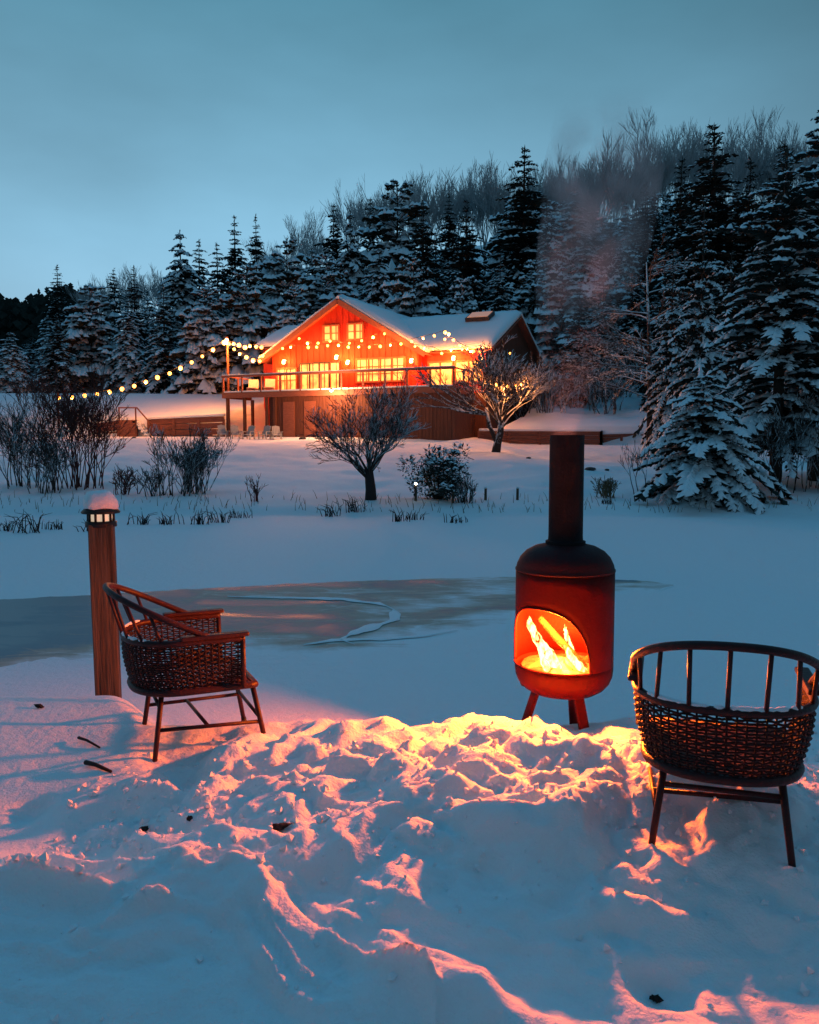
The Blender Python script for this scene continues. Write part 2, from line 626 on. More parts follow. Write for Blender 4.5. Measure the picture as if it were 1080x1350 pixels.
    far = far + sst(58, 75, y) * 0.8 * fbm(x * 0.07, y * 0.07, 99, 3)
    h = h + np.where(y > 17, np.maximum(far, 0), 0) + 0.012 * fbm(x * 0.6, y * 0.6, 13, 3) * sst(5, 6, y)
    return h


def gz(x, y):
    return float(terrain(np.array([x]), np.array([y]))[0])


def make_ground():
    ys = list(np.arange(-12, 1.2, 0.4)) + list(np.arange(1.2, 4.9, 0.0115))
    y, st = ys[-1], 0.0115
    while y < 380:
        st = min(st * 1.03, 6)
        if 46 < y < 62:
            st = min(st, 0.35)
        elif 4.9 < y < 46:
            st = min(st, 0.30)
        y += st
        ys.append(y)
    ys = np.array(ys)
    u = np.linspace(-1, 1, 620)
    half = np.where(ys < 1.2, 4.2, 3.0 + 1.0 * ys)
    X = u[None, :] * half[:, None]
    Y = np.repeat(ys[:, None], len(u), 1)
    Z = terrain(X, Y)
    ny, nx = X.shape
    co = np.stack([X, Y, Z], -1).reshape(-1, 3)
    idx = np.arange(ny * nx).reshape(ny, nx)
    f = np.stack([idx[:-1, :-1], idx[:-1, 1:], idx[1:, 1:], idx[1:, :-1]], -1).reshape(-1, 4)
    me = bpy.data.meshes.new('snow_ground')
    me.vertices.add(len(co))
    me.vertices.foreach_set('co', co.ravel())
    me.loops.add(f.size)
    me.loops.foreach_set('vertex_index', f.ravel())
    me.polygons.add(len(f))
    me.polygons.foreach_set('loop_start', np.arange(0, f.size, 4))
    me.polygons.foreach_set('loop_total', np.full(len(f), 4))
    me.polygons.foreach_set('use_smooth', np.ones(len(f), bool))
    me.update(calc_edges=True)
    me.materials.append(M['snow'])
    o = bpy.data.objects.new('snow_ground', me)
    COL.objects.link(o)
    tag(o, 'snow covered bank, frozen pond and slope up to the cabin', kind='structure')


make_ground()


# ------------------------------------------------------------------ bare ice on the pond
def ice_mat():
    m, t, p = nodes('frosted_ice')
    p.inputs['Specular IOR Level'].default_value = 0.5
    c = t.nodes.new('ShaderNodeTexCoord')
    mp_ = t.nodes.new('ShaderNodeMapping')
    mp_.inputs['Scale'].default_value = (0.7, 1.6, 1)
    t.links.new(c.outputs['Object'], mp_.inputs[0])
    n = t.nodes.new('ShaderNodeTexNoise')
    n.inputs['Scale'].default_value = 0.9
    n.inputs['Detail'].default_value = 7
    n.inputs['Distortion'].default_value = 0.8
    t.links.new(mp_.outputs[0], n.inputs['Vector'])
    s = t.nodes.new('ShaderNodeSeparateXYZ')
    t.links.new(c.outputs['Object'], s.inputs[0])
    n2 = t.nodes.new('ShaderNodeTexNoise')
    n2.inputs['Scale'].default_value = 5.5
    n2.inputs['Detail'].default_value = 8
    n2.inputs['Roughness'].default_value = .7
    t.links.new(mp_.outputs[0], n2.inputs['Vector'])
    vo = t.nodes.new('ShaderNodeTexVoronoi')
    vo.feature = 'DISTANCE_TO_EDGE'
    vo.inputs['Scale'].default_value = 1.1
    wv = t.nodes.new('ShaderNodeVectorMath')
    t.links.new(mp_.outputs[0], wv.inputs[0])
    sc_ = t.nodes.new('ShaderNodeVectorMath')
    sc_.operation = 'SCALE'
    sc_.inputs['Scale'].default_value = .35
    t.links.new(n2.outputs['Color'], sc_.inputs[0])
    t.links.new(sc_.outputs[0], wv.inputs[1])
    t.links.new(wv.outputs[0], vo.inputs['Vector'])
    ck = t.nodes.new('ShaderNodeMapRange')
    ck.inputs[1].default_value, ck.inputs[2].default_value = .0, .035
    ck.inputs[3].default_value, ck.inputs[4].default_value = .10, 0
    t.links.new(vo.outputs['Distance'], ck.inputs[0])
    d1 = t.nodes.new('ShaderNodeMath')
    d1.operation = 'MULTIPLY_ADD'
    d1.inputs[1].default_value = .38
    t.links.new(n2.outputs[0], d1.inputs[0])
    d2 = t.nodes.new('ShaderNodeMath')
    t.links.new(n.outputs[0], d2.inputs[0])
    t.links.new(ck.outputs[0], d2.inputs[1])
    t.links.new(d2.outputs[0], d1.inputs[2])
    d3 = t.nodes.new('ShaderNodeMath')
    d3.operation = 'SUBTRACT'
    d3.inputs[1].default_value = .19
    t.links.new(d1.outputs[0], d3.inputs[0])
    n = d3
    k = t.nodes.new('ShaderNodeMapRange')
    k.inputs[1].default_value = -4.0
    k.inputs[2].default_value = 0.5
    k.inputs[3].default_value = -0.22
    k.inputs[4].default_value = 0.15
    t.links.new(s.outputs['X'], k.inputs[0])
    a = t.nodes.new('ShaderNodeMath')
    t.links.new(n.outputs[0], a.inputs[0])
    t.links.new(k.outputs[0], a.inputs[1])
    r = t.nodes.new('ShaderNodeValToRGB')
    el = r.color_ramp.elements
    el[0].position, el[0].color = 0.28, (0.03, 0.10, 0.15, 1)
    el[1].position, el[1].color = 0.84, (0.80, 0.83, 0.86, 1)
    q = el.new(0.46)
    q.color = (0.13, 0.21, 0.25, 1)
    q = el.new(0.60)
    q.color = (0.42, 0.36, 0.29, 1)
    t.links.new(a.outputs[0], r.inputs[0])
    t.links.new(r.outputs[0], p.inputs['Base Color'])
    uv = t.nodes.new('ShaderNodeSeparateXYZ')
    t.links.new(c.outputs['UV'], uv.inputs[0])
    ed = t.nodes.new('ShaderNodeMapRange')
    ed.inputs[1].default_value, ed.inputs[2].default_value = .60, 1.0
    ed.inputs[3].default_value, ed.inputs[4].default_value = 0, .42
    t.links.new(uv.outputs['Y'], ed.inputs[0])
    a0, a = a, t.nodes.new('ShaderNodeMath')
    t.links.new(a0.outputs[0], a.inputs[0])
    t.links.new(ed.outputs[0], a.inputs[1])
    t.links.new(a.outputs[0], r.inputs[0])
    rr = t.nodes.new('ShaderNodeMapRange')
    rr.inputs[1].default_value = 0.3
    rr.inputs[2].default_value = 0.6
    rr.inputs[3].default_value = 0.30
    rr.inputs[4].default_value = 0.75
    t.links.new(a.outputs[0], rr.inputs[0])
    t.links.new(rr.outputs[0], p.inputs['Roughness'])
    return m


def ice():
    top = [(-120, 797), (0, 791), (130, 784), (260, 777), (400, 770), (560, 764), (675, 761), (800, 763), (860, 767), (893, 772)]
    bot = [(870, 780), (800, 786), (730, 800), (690, 825), (640, 846), (580, 856), (520, 866), (470, 880), (430, 884), (380, 872), (330, 868), (250, 872), (150, 868), (60, 876), (0, 884), (-120, 892)]
    tx = np.arange(-120, 894, 6.0)
    ty = np.interp(tx, [p[0] for p in top], [p[1] for p in top])
    by = np.interp(tx, [p[0] for p in reversed(bot)], [p[1] for p in reversed(bot)])
    by = np.where(tx > 870, np.interp(tx, [870, 893], [780, 772]), by)
    j = fbm(tx * 0.03, tx * 0 + 3.3, 5, 4)
    by = np.maximum(by + 9 * j * sst(893, 860, tx), ty + 0.4)
    ty = ty + 1.2 * fbm(tx * 0.05, tx * 0 + 7.3, 6, 3)
    mb = MB()
    vs, n = [], 9
    for a, t_, b_ in zip(tx, ty, by):
        for i in range(n):
            p = grd(a, t_ + (b_ - t_) * i / (n - 1), 0.0)
            vs.append((p.x, p.y, gz(p.x, p.y) + (0.005 if i < n - 1 else -0.012)))
    fs = [(i * n + j_, i * n + j_ + 1, (i + 1) * n + j_ + 1, (i + 1) * n + j_) for i in range(len(tx) - 1) for j_ in range(n - 1)]
    mb.add(vs, fs)
    o = mb.build('pond_ice', ice_mat(), smooth=True)
    uvl = o.data.uv_layers.new(name='across')
    uvs = np.array([((li // n) / len(tx), (li % n) / (n - 1)) for li in (l.vertex_index for l in o.data.loops)])
    uvl.data.foreach_set('uv', uvs.ravel())
    tag(o, 'bare grey blue ice swept clear of snow on the frozen pond', kind='structure')
    # wind-blown snow rib curling over the ice
    for pts, w in (([(300, 788), (380, 789), (450, 791), (505, 798), (524, 808), (516, 820), (490, 829), (462, 838), (450, 846), (470, 853)], 4.0),
                   ([(400, 852), (440, 846), (500, 845), (560, 841), (610, 832)], 3.0)):
        r = MB()
        vs = []
        P = []
        for i in range(len(pts) - 1):
            for q in range(8):
                f_ = q / 8
                P.append((pts[i][0] * (1 - f_) + pts[i + 1][0] * f_, pts[i][1] * (1 - f_) + pts[i + 1][1] * f_))
        K = len(P)
        for i, (a, b) in enumerate(P):
            ww = w * math.sin(math.pi * (i + .5) / K) ** 0.7 * (0.12 + .9 * max(0, 0.5 + 1.3 * float(fbm(np.array([i * .17 + w]), np.array([w]), 8, 3)[0])))
            for q, dz in ((-1, 0), (0, .007), (1, 0)):
                p = grd(a + q * ww * 1.2, b + q * ww * 0.8, 0)
                vs.append((p.x, p.y, gz(p.x, p.y) + 0.012 + dz))
        r.add(vs, [(i * 3 + j_, i * 3 + j_ + 1, i * 3 + j_ + 4, i * 3 + j_ + 3) for i in range(K - 1) for j_ in (0, 1)])
        d = r.build('snow_drift', M['snow'], smooth=True)
        tag(d, 'thin curling rib of blown snow on the pond ice', kind='stuff')


ice()


# ------------------------------------------------------------------ house
def house():
    H = thing('cabin', 'red gabled cabin with snowy roofs and glowing windows on the slope', 'cabin', (HP.x, HP.y, HZ), HA)
    fl, ev, rg = 2.65, 4.78, 7.92
    slope = (rg - ev) / 5.25

    def zroof(s):
        return rg - abs(s) * slope
    # walls of the main gabled block
    w = MB()
    hw = 4.9
    ze = zroof(hw)
    pts = [(-hw, 0), (hw, 0), (hw, ze), (0, rg), (-hw, ze)]
    vs = [(a, 0, b) for a, b in pts] + [(a, 14, b) for a, b in pts]
    w.add(vs, [(0, 1, 2, 3, 4), (9, 8, 7, 6, 5), (0, 5, 6, 1), (1, 6, 7, 2), (4, 9, 5, 0)])
    # wing to the skylight side
    wv0, wv1, wr, wz, wez = 0.55, 11.1, 5.85, 7.28, 4.78
    ws = (wz - wez) / (wr - 0.3)
    a, b = wz - (wr - wv0) * ws, wz - (wv1 - wr) * ws
    w.add([(4.9, wv0, 0), (8.8, wv0, 0), (8.8, wv0, a), (4.9, wv0, a)], [(0, 1, 2, 3)])
    w.build('wall', M['redwall'], H)
    g = MB()
    g.add([(8.8, wv0, 0), (8.8, wv1, 0), (8.8, wv1, b), (8.8, wr, wz), (8.8, wv0, a)], [(0, 1, 2, 3, 4)])
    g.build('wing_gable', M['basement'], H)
    lw = MB()
    la = wz - (wr - 2.9) * ws
    lw.add([(-7.5, 2.9, 0), (-4.9, 2.9, 0), (-4.9, 2.9, la), (-7.5, 2.9, la), (-7.5, 8.8, 0), (-7.5, 8.8, la), (-7.5, wr, wz)], [(0, 1, 2, 3), (0, 3, 6, 5, 4)])
    lw.build('wing_gable', M['redwall'], H)
    # board battens on the front gable
    bt = MB()
    for i in range(-12, 13):
        s = i * 0.4
        bt.box((s, -0.02, (2.65 + zroof(s) - .3) / 2), (0.05, 0.03, zroof(s) - .3 - 2.65))
    bt.build('batten', M['redwall'], H)

    # roofs: timber deck + a thick pillow of snow
    def slab(mb, p, th, lump=0.0, seed=0, nu=24, nv=12):
        p = [Vector(q) for q in p]          # ridge0, ridge1, eave1, eave0
        nrm = Vector((0, 0, 1))
        top, o = [], len(mb.v)
        rnd = np.random.RandomState(seed)
        for i in range(nu + 1):
            for j in range(nv + 1):
                u_, v_ = i / nu, j / nv
                q = (p[0] * (1 - u_) + p[1] * u_) * (1 - v_) + (p[3] * (1 - u_) + p[2] * u_) * v_
                e_ = min(u_, 1 - u_) * nu
                r_ = min((1 - v_) * nv * 0.8, e_)
                t_ = th * (0.55 + 0.45 * min(1, r_)) + lump * (rnd.rand() - .5)
                top.append(q + nrm * t_)
        base = [p[0] * (1 - i / nu) * (1 - j / nv) + p[1] * (i / nu) * (1 - j / nv) + p[3] * (1 - i / nu) * (j / nv) + p[2] * (i / nu) * (j / nv) for i in range(nu + 1) for j in range(nv + 1)]
        k = (nu + 1) * (nv + 1)
        ix = lambda i, j: i * (nv + 1) + j
        fs = [(ix(i, j), ix(i, j + 1), ix(i + 1, j + 1), ix(i + 1, j)) for i in range(nu) for j in range(nv)]
        fs += [(k + ix(i, j), k + ix(i + 1, j), k + ix(i + 1, j + 1), k + ix(i, j + 1)) for i in range(nu) for j in range(nv)]
        for i in range(nu):
            fs.append((ix(i, 0), ix(i + 1, 0), k + ix(i + 1, 0), k + ix(i, 0)))
            fs.append((ix(i, nv), k + ix(i, nv), k + ix(i + 1, nv), ix(i + 1, nv)))
        for j in range(nv):
            fs.append((ix(0, j), k + ix(0, j), k + ix(0, j + 1), ix(0, j + 1)))
            fs.append((ix(nu, j), ix(nu, j + 1), k + ix(nu, j + 1), k + ix(nu, j)))
        mb.add(top + base, fs)
    eo = 5.55
    ez = zroof(eo)
    roofs = [
        [(0, -.55, rg), (0, 14.4, rg), (eo, 14.4, ez), (eo, -.55, ez)],
        [(0, 14.4, rg), (0, -.55, rg), (-eo, -.55, ez), (-eo, 14.4, ez)],
        [(9.25, wr, wz), (0.9, wr, wz), (4.9, .15, wz - (wr - .15) * ws), (9.25, .15, wz - (wr - .15) * ws)],
        [(0.9, wr, wz), (9.25, wr, wz), (9.25, 11.5, wz - (11.5 - wr) * ws), (0.9, 11.5, wz - (11.5 - wr) * ws)],
        [(-0.9, wr, wz), (-7.9, wr, wz), (-7.9, 2.5, wz - (wr - 2.5) * ws), (-3.6, 2.5, wz - (wr - 2.5) * ws)],
        [(-7.9, wr, wz), (-0.9, wr, wz), (-0.9, 9.2, wz - (9.2 - wr) * ws), (-7.9, 9.2, wz - (9.2 - wr) * ws)],
    ]
    for i, r_ in enumerate(roofs):
        d = MB()
        up = [(q[0], q[1], q[2] + 0.02) for q in r_]
        slab(d, up, 0.16, 0, i, 1, 1)
        ro = d.build('roof', M['deckwood'], H)
        s_ = MB()
        slab(s_, [(q[0] * 0.997, q[1] * .997, q[2] + 0.19) for q in r_], 0.30, 0.07, i)
        s_.build('snow_layer', M['psnow'], ro, smooth=True)
    # bargeboards along the front rake
    for sg in (-1, 1):
        b_ = MB()
        b_.bar((0, -.58, rg + .02), (sg * eo, -.58, ez + .02), 0.06, 0.30)
        b_.build('bargeboard', M['deckwood'], H)
    # skylight on the wing
    sk = MB()
    sp = lambda s, v: Vector((s, v, wz - (wr - v) * ws))
    c = sp(7.0, 4.75) + Vector((0, -.2, .55))
    rot = Matrix.Rotation(math.atan(ws), 3, 'X')
    sk.box(c, (1.5, 1.25, .22), rot)
    sko = sk.build('skylight', M['darktrim'], H)
    sg_ = MB()
    sg_.box(c + rot @ Vector((0, 0, .12)), (1.3, 1.05, .03), rot)
    sg_.build('pane', emis('lit_skylight', (1.0, 0.32, 0.10), 0.30), sko)

    # windows
    def window(s0, s1, z0, z1, v=0.0, mull=1, paneM='pane', bars=0, trim='trim'):
        fr = MB()
        t_ = .09
        fr.box(((s0 + s1) / 2, v - .04, z1 + t_ / 2), (s1 - s0 + 2 * t_, .10, t_))
        fr.box(((s0 + s1) / 2, v - .04, z0 - t_ / 2), (s1 - s0 + 2 * t_, .10, t_))
        for s in (s0 - t_ / 2, s1 + t_ / 2):
            fr.box((s, v - .04, (z0 + z1) / 2), (t_, .10, z1 - z0))
        for i in range(1, mull + 1):
            s = s0 + (s1 - s0) * i / (mull + 1)
            fr.box((s, v - .045, (z0 + z1) / 2), (.08, .08, z1 - z0))
        for i in range(1, bars + 1):
            z = z0 + (z1 - z0) * i / (bars + 1)
            fr.box(((s0 + s1) / 2, v - .04, z), (s1 - s0, .05, .04))
        o = fr.build('window', M[trim], H)
        g = MB()
        g.add([(s0, v - .022, z0), (s1, v - .022, z0), (s1, v - .022, z1), (s0, v - .022, z1)], [(0, 1, 2, 3)])
        g.build('pane', M[paneM], o)
        return o
    window(-1.22, -.25, 5.76, 6.60, mull=1, paneM='pane_up', bars=1)
    window(.42, 1.35, 5.78, 6.62, mull=1, paneM='pane_up', bars=1)
    window(1.0, 4.05, 3.30, 4.55, mull=3, bars=2)
    # wing windows / glazed porch
    window(5.35, 6.75, 2.78, 4.25, v=.55, mull=1, bars=0)
    window(7.0, 8.5, 3.15, 4.25, v=.55, mull=1, bars=1)
    # sliding doors
    window(-2.9, -.2, 2.72, 4.45, mull=3, trim='darktrim')
    window(-4.5, -3.2, 2.85, 4.2, mull=1, bars=1)
    # door under the deck and lower wall boards
    for s in (-2.0, -.6):
        d = MB()
        d.box((s, -2.79, 1.05), (.75, .05, 2.0))
        d.build('door', M['deckwood'], H)
    # wall lamps
    for s, z, v, pw in ((-3.95, 4.62, 0, 55), (.45, 4.42, 0, 55), (4.55, 4.35, 0, 40), (6.9, 4.45, .55, 45), (-.3, 4.75, 0, 30), (8.6, 4.4, .55, 30)):
        l_ = MB()
        l_.lathe([(0, .13), (.05, .12), (.09, .02), (.10, -.08), (.06, -.13), (0, -.13)], 12, (s, v - .22, z))
        l_.box((s, v - .09, z + .10), (.08, .16, .06))
        lo = l_.build('wall_lamp', M['sconce'], H, smooth=True)
        lamp('wall_lamp_light', lo, (s, v - .55, z + .05), pw * 5.5, (1, .22, .035), .12)

    # deck
    D = thing('deck', 'raised red timber deck with railing along the cabin front', 'deck', (HP.x, HP.y, HZ), HA)
    s0, s1, v0 = -6.4, 8.2, -3.0
    d = MB()
    for i in range(20):
        y0 = v0 + i * .15
        d.box(((s0 + s1) / 2, y0 + .07, fl - .02), (s1 - s0, .138, .04))
    d.build('boards', M['deckwood'], D)
    d = MB()
    d.box(((s0 + s1) / 2, v0 - .03, fl - .17), (s1 - s0 + .1, .06, .30))
    d.box((s0 - .03, (v0 - .05) / 2, fl - .17), (.06, 2.9, .30))
    d.box((s1 + .03, (v0 - .05) / 2, fl - .17), (.06, 2.9, .30))
    d.build('fascia', M['deckwood'], D)
    d = MB()
    d.box(((s0 + s1) / 2, v0 + .02, fl + .95), (s1 - s0 + .16, .17, .11))
    d.box((s0, (v0) / 2, fl + .97), (.14, 2.8, .06))
    d.box((s1, (v0) / 2 + .1, fl + .97), (.14, 2.6, .06))
    d.build('handrail', M['deckwood'], D)
    d = MB()
    d.box(((s0 + s1) / 2, v0 + .02, fl + 1.03), (s1 - s0 + .1, .13, .06))
    d.box(((s0 + s1) / 2, v0 + .10, fl + .05), (s1 - s0 - .1, .22, .09))
    d.build('rail_snow', M['psnow'], D, bevel=.02)
    n = 11
    for i in range(n + 1):
        s = s0 + (s1 - s0) * i / n
        d = MB()
        d.box((s, v0 + .03, fl + .47), (.09, .09, .94))
        d.build('rail_post', M['deckwood'], D)
    for sx in (s0, s1):
        for vv in (-1.5, -.2):
            d = MB()
            d.box((sx, vv, fl + .47), (.09, .09, .94))
            d.build('rail_post', M['deckwood'], D)
    for s in (-6.2, -5.0, -3.45, -2.9):
        d = MB()
        d.box((s, v0 + .15, (fl - .3) / 2 - .2), (.15, .15, fl - .3 + .4))
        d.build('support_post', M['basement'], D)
    d = MB()
    d.box((-6.2, -.3, 1.0), (.15, .15, 2.7))
    d.build('support_post', M['basement'], D)
    # board skirt closing the space under the deck
    d = MB()
    k = 0
    s = -3.35
    rnd = random.Random(4)
    while s < s1 - .05:
        wd = .21
        d.box((s + wd / 2, v0 + .26 + rnd.uniform(-.008, .008), 1.05), (wd - .012, .05, 2.7))
        s += wd
    v = v0 + .3
    while v < .5:
        d.box((s1 - .06 + rnd.uniform(-.008, .008), v + .1, 1.05), (.05, .198, 2.7))
        v += .21
    d.box((8.3, .50, 1.1), (1.06, .06, 2.8))
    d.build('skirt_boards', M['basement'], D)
    # loungers on the deck
    for i, (sx, lab) in enumerate(((-5.5, 'pale slatted lounge chair on the deck beside the corner post'), (-4.3, 'pale slatted lounge chair on the deck below the wall lamp'))):
        x, y = hloc(sx, -1.3)
        T = thing('lounge_chair', lab, 'chair', (x, y, HZ + fl), HA + .5, 'lounge chairs on the deck')
        m_ = MB()
        m_.box((0, 0, .33), (.6, 1.1, .05))
        m_.build('seat', M['white'], T)
        m_ = MB()
        m_.box((0, .72, .62), (.6, .06, .75), (-.6, 0, 0))
        m_.build('backrest', M['white'], T)
        for a in (-.26, .26):
            for b in (-.45, .45):
                m_ = MB()
                m_.box((a, b, .16), (.06, .06, .32))
                m_.build('leg', M['white'], T)
    # bright lamp under the deck edge
    p = at(437, 514, 46.2)
    T = thing('deck_floodlight', 'small white floodlight shining on the deck fascia', 'lamp', p, HA)
    m_ = MB()
    m_.lathe([(0, .1), (.06, .09), (.09, .03), (.1, -.03)], 12)
    m_.build('housing', M['darktrim'], T, True)
    m_ = MB()
    m_.lathe([(0, -.11), (.07, -.09), (.10, -.02), (.07, .02)], 12)
    m_.build('lens', M['bulbw'], T, True)
    lamp('floodlight_light', T, (0, -.45, -.25), 800, (1, .42, .18), .1)


house()


# ------------------------------------------------------------------ timber retaining walls, stairs
def retaining():
    def wall(name, label, pts, h, th=.2, snow=True):
        T = thing(name, label, 'retaining wall', (pts[0][0], pts[0][1], 0))
        o = Vector((pts[0][0], pts[0][1], 0))
        b, s = MB(), MB()
        for (x0, y0, z0, h0), (x1, y1, z1, h1) in zip(pts[:-1], pts[1:]):
            n = 4
            for k in range(n):
                a_ = Vector((x0, y0, z0 - .25 + (h0 + .25) * (k + .5) / n)) - o
                b_ = Vector((x1, y1, z1 - .25 + (h1 + .25) * (k + .5) / n)) - o
                b.bar(a_, b_, th + .012 * (k % 2), (h0 + .25) / n - .012)
            L_ = int((Vector((x1, y1, 0)) - Vector((x0, y0, 0))).length / 1.7) + 1
            for q in range(L_ + 1):
                f_ = q / L_
                b.box(Vector((x0 + (x1 - x0) * f_, y0 + (y1 - y0) * f_ - th * .55, (z0 + h0 / 2 - .1))) - o, (.14, .10, h0 + .2))
            s.bar(Vector((x0, y0 + .05, z0 + h0 + .06)) - o, Vector((x1, y1 + .05, z1 + h1 + .06)) - o, .5, .14)
        b.build('timbers', M['retain'], T)
        s.build('snow_cap', M['psnow'], T, bevel=.05)
    a = at(197, 577, 50.0)
    b = at(296, 577, 49.9)
    z = 2.1
    wall('retaining_wall', 'rusty red timber wall beside the steps below the snowy terrace', [(a.x, 50.0, z, 1.05), (b.x, 49.9, z, 1.25)], 1.1)
    c, d = at(130, 577, 50.1), at(157, 577, 50.1)
    wall('retaining_wall', 'short low timber wall stretching away from the stair rail', [(c.x, 50.1, z, .8), (d.x, 50.1, z, 1.0)], .9)
    e_, f_, g_ = at(632, 580, 46.0), at(792, 582, 46.0), at(872, 582, 46.6)
    wall('retaining_wall', 'long rusty timber wall behind the stove flue under a snowy terrace', [(e_.x, 46.3, 1.75, .66), (f_.x, 46.0, 1.72, .66), (f_.x + .05, 46.3, 1.72, .50), (g_.x, 46.6, 1.75, .56)], .8)
    # stairs with rail
    p, q = at(158, 576, 49.6), at(200, 576, 49.6)
    T = thing('garden_steps', 'snowy timber steps with a dark handrail through the terrace wall', 'steps', (p.x, 49.6, z))
    wd = q.x - p.x
    st = MB()
    for i in range(6):
        st.box((wd * (.55 + .45 * (5 - i) / 5.0) - .12, .5, .18 * (i + .5) - .1), (.34, 1.0, .17))
    st.build('tread', M['psnow'], T, bevel=.03)
    bx = MB()
    bx.box((wd * .27, .45, .45), (wd * .5, .9, 1.1))
    bx.build('stringer', M['retain'], T)
    r_ = MB()
    r_.tube([(0, 0, 0), (0, 0, 1.72)], .045)
    r_.tube([(wd * .52, 0, .2), (wd * .52, 0, 1.72)], .045)
    r_.tube([(-.04, 0, 1.72), (wd * .56, 0, 1.72), (wd * 1.0, 0, .75)], .045)
    r_.tube([(wd * .98, 0, 0), (wd * .98, 0, .8)], .04)
    r_.build('handrail', M['basement'], T)


retaining()

# ------------------------------------------------------------------ string lights
bm_ = MB()
bm_.lathe([(0, .075), (.045, .065), (.075, .02), (.075, -.03), (.04, -.075), (0, -.085)], 10)
BULB = bm_.mesh('bulb', M['bulb'], True)


def light_string(label, pts, sc=1.0, lights=(), power=14, ends=None):
    pts = [Vector(p) for p in pts]
    T = thing('string_lights', label, 'string lights', pts[0], 0, 'festoon lights around the cabin')
    o = pts[0]
    w = MB()
    path = [p - o + Vector((0, 0, .12)) for p in pts]
    if ends:
        path = [Vector(ends[0]) - o] + path + [Vector(ends[1]) - o]
    w.tube(path, .012, 4)
    w.build('cable', M['wire'], T)
    for i, p in enumerate(pts):
        k = sc * 0.95 * (0.85 + 0.4 * random.Random(i * 7 + len(label)).random())
        put('bulb', BULB, T, p - o, sc=(k, k, k))
        if i in lights:
            lamp('bulb_light', T, p - o + Vector((0, -.12, -.1)), power * 8, WARM, .08)


def z1(x, y):       # a point of the house close-up (2.16x) back to photograph pixels
    return 250 + x / 2.16, 370 + y / 2.16


def z2(x, y):
    return x / 3.553, 340 + y / 3.553


def strings():
    gy = lambda px: 50.0 - .407 / .914 * ((px - 451) / 22.0) - 1.0     # just in front of the gable
    A = [(312, 165), (336, 178), (362, 189), (393, 185), (424, 184), (455, 178), (490, 171), (523, 161), (555, 151)]
    B = [(265, 193), (288, 189), (338, 190), (366, 178), (400, 172), (452, 189), (482, 188), (512, 189), (543, 187), (572, 183), (602, 180)]
    light_string('festoon bulbs sagging across the red gable beneath the loft windows', [at(*z1(*p), gy(z1(*p)[0])) for p in A], 1, (1, 4, 7), 26)
    light_string('festoon bulbs running from eave to eave low on the red gable', [at(*z1(*p), gy(z1(*p)[0]) - .3) for p in B], 1, (1, 6, 9), 26)
    C_ = [(632, 173), (665, 164), (697, 157), (728, 147), (738, 152), (727, 167), (752, 169), (770, 185), (790, 194), (808, 201), (825, 203)]
    light_string('festoon bulbs looping over the snowy wing roof below the skylight', [at(*z1(*p), 45.4) for p in C_], 1, (1, 4, 8), 20)
    D_ = [(642, 187), (668, 192), (694, 195), (718, 207), (745, 198), (776, 196), (800, 201), (840, 203)]
    light_string('festoon bulbs fixed along the eave of the glazed wing', [at(*z1(*p), 46.3 - (p[0] - 640) * .004) for p in D_], .8, (1, 4, 6), 22)
    G_ = [(850, 286), (874, 296), (905, 300), (927, 298), (945, 295), (913, 207)]
    light_string('festoon bulbs hung in the crown of the snowy fruit tree', [at(*z1(*p), 36.4) for p in G_], .72, (0, 2, 4), 9)
    E_ = [(97, 175), (108, 178), (126, 180), (141, 184), (158, 190), (172, 186), (190, 188), (205, 190)]
    light_string('festoon bulbs strung from the lamp pole to the eave, upper strand', [at(*z1(*p), 51.5) for p in E_], 1.45, (1, 5), 30)
    E2 = [(112, 180), (127, 195), (143, 208), (162, 218), (181, 227), (200, 229), (208, 214)]
    light_string('festoon bulbs strung from the lamp pole to the eave, lower strand', [at(*z1(*p), 50.9) for p in E2], 1.35, (2, 4), 24)
    F_ = [(1050, 398), (998, 430), (948, 461), (898, 489), (846, 516), (795, 541), (738, 560), (684, 581), (629, 600), (572, 614), (513, 628), (455, 638), (397, 645), (338, 653), (275, 655)]
    light_string('long single row of festoon bulbs dropping from the lamp pole over the terrace', [at(*z2(*p), 51.5 - i * .35) for i, p in enumerate(F_)], 1.4, (1, 4, 7, 10, 13), 16)
    # pole carrying them
    p = at(300, 451, 51.7)
    T = thing('light_pole', 'tall timber pole holding up the festoon lights past the deck', 'pole', (p.x, 51.7, 2.1))
    m_ = MB()
    m_.tube([(0, 0, -.3), (0, 0, p.z - 2.1 + .3)], [.09, .07], 8)
    m_.build('pole', M['basement'], T, True)
    m_ = MB()
    m_.lathe([(0, .11), (.07, .08), (.11, 0), (.07, -.08), (0, -.11)], 12, (.0, -.2, p.z - 2.1 + .1))
    m_.build('pole_lamp', M['sconce'], T, True)
    lamp('pole_light', T, (0, -.6, p.z - 2.1), 520, (1, .26, .05), .2)
    q = at(76, 521, 46.4)
    T = thing('light_pole', 'thin stake at the far end of the long bulb row', 'pole', (q.x, 46.4, gz(q.x, 46.4)))
    m_ = MB()
    m_.tube([(0, 0, -.2), (0, 0, q.z - gz(q.x, 46.4) + .15)], [.05, .04], 6)
    m_.build('pole', M['basement'], T, True)


strings()


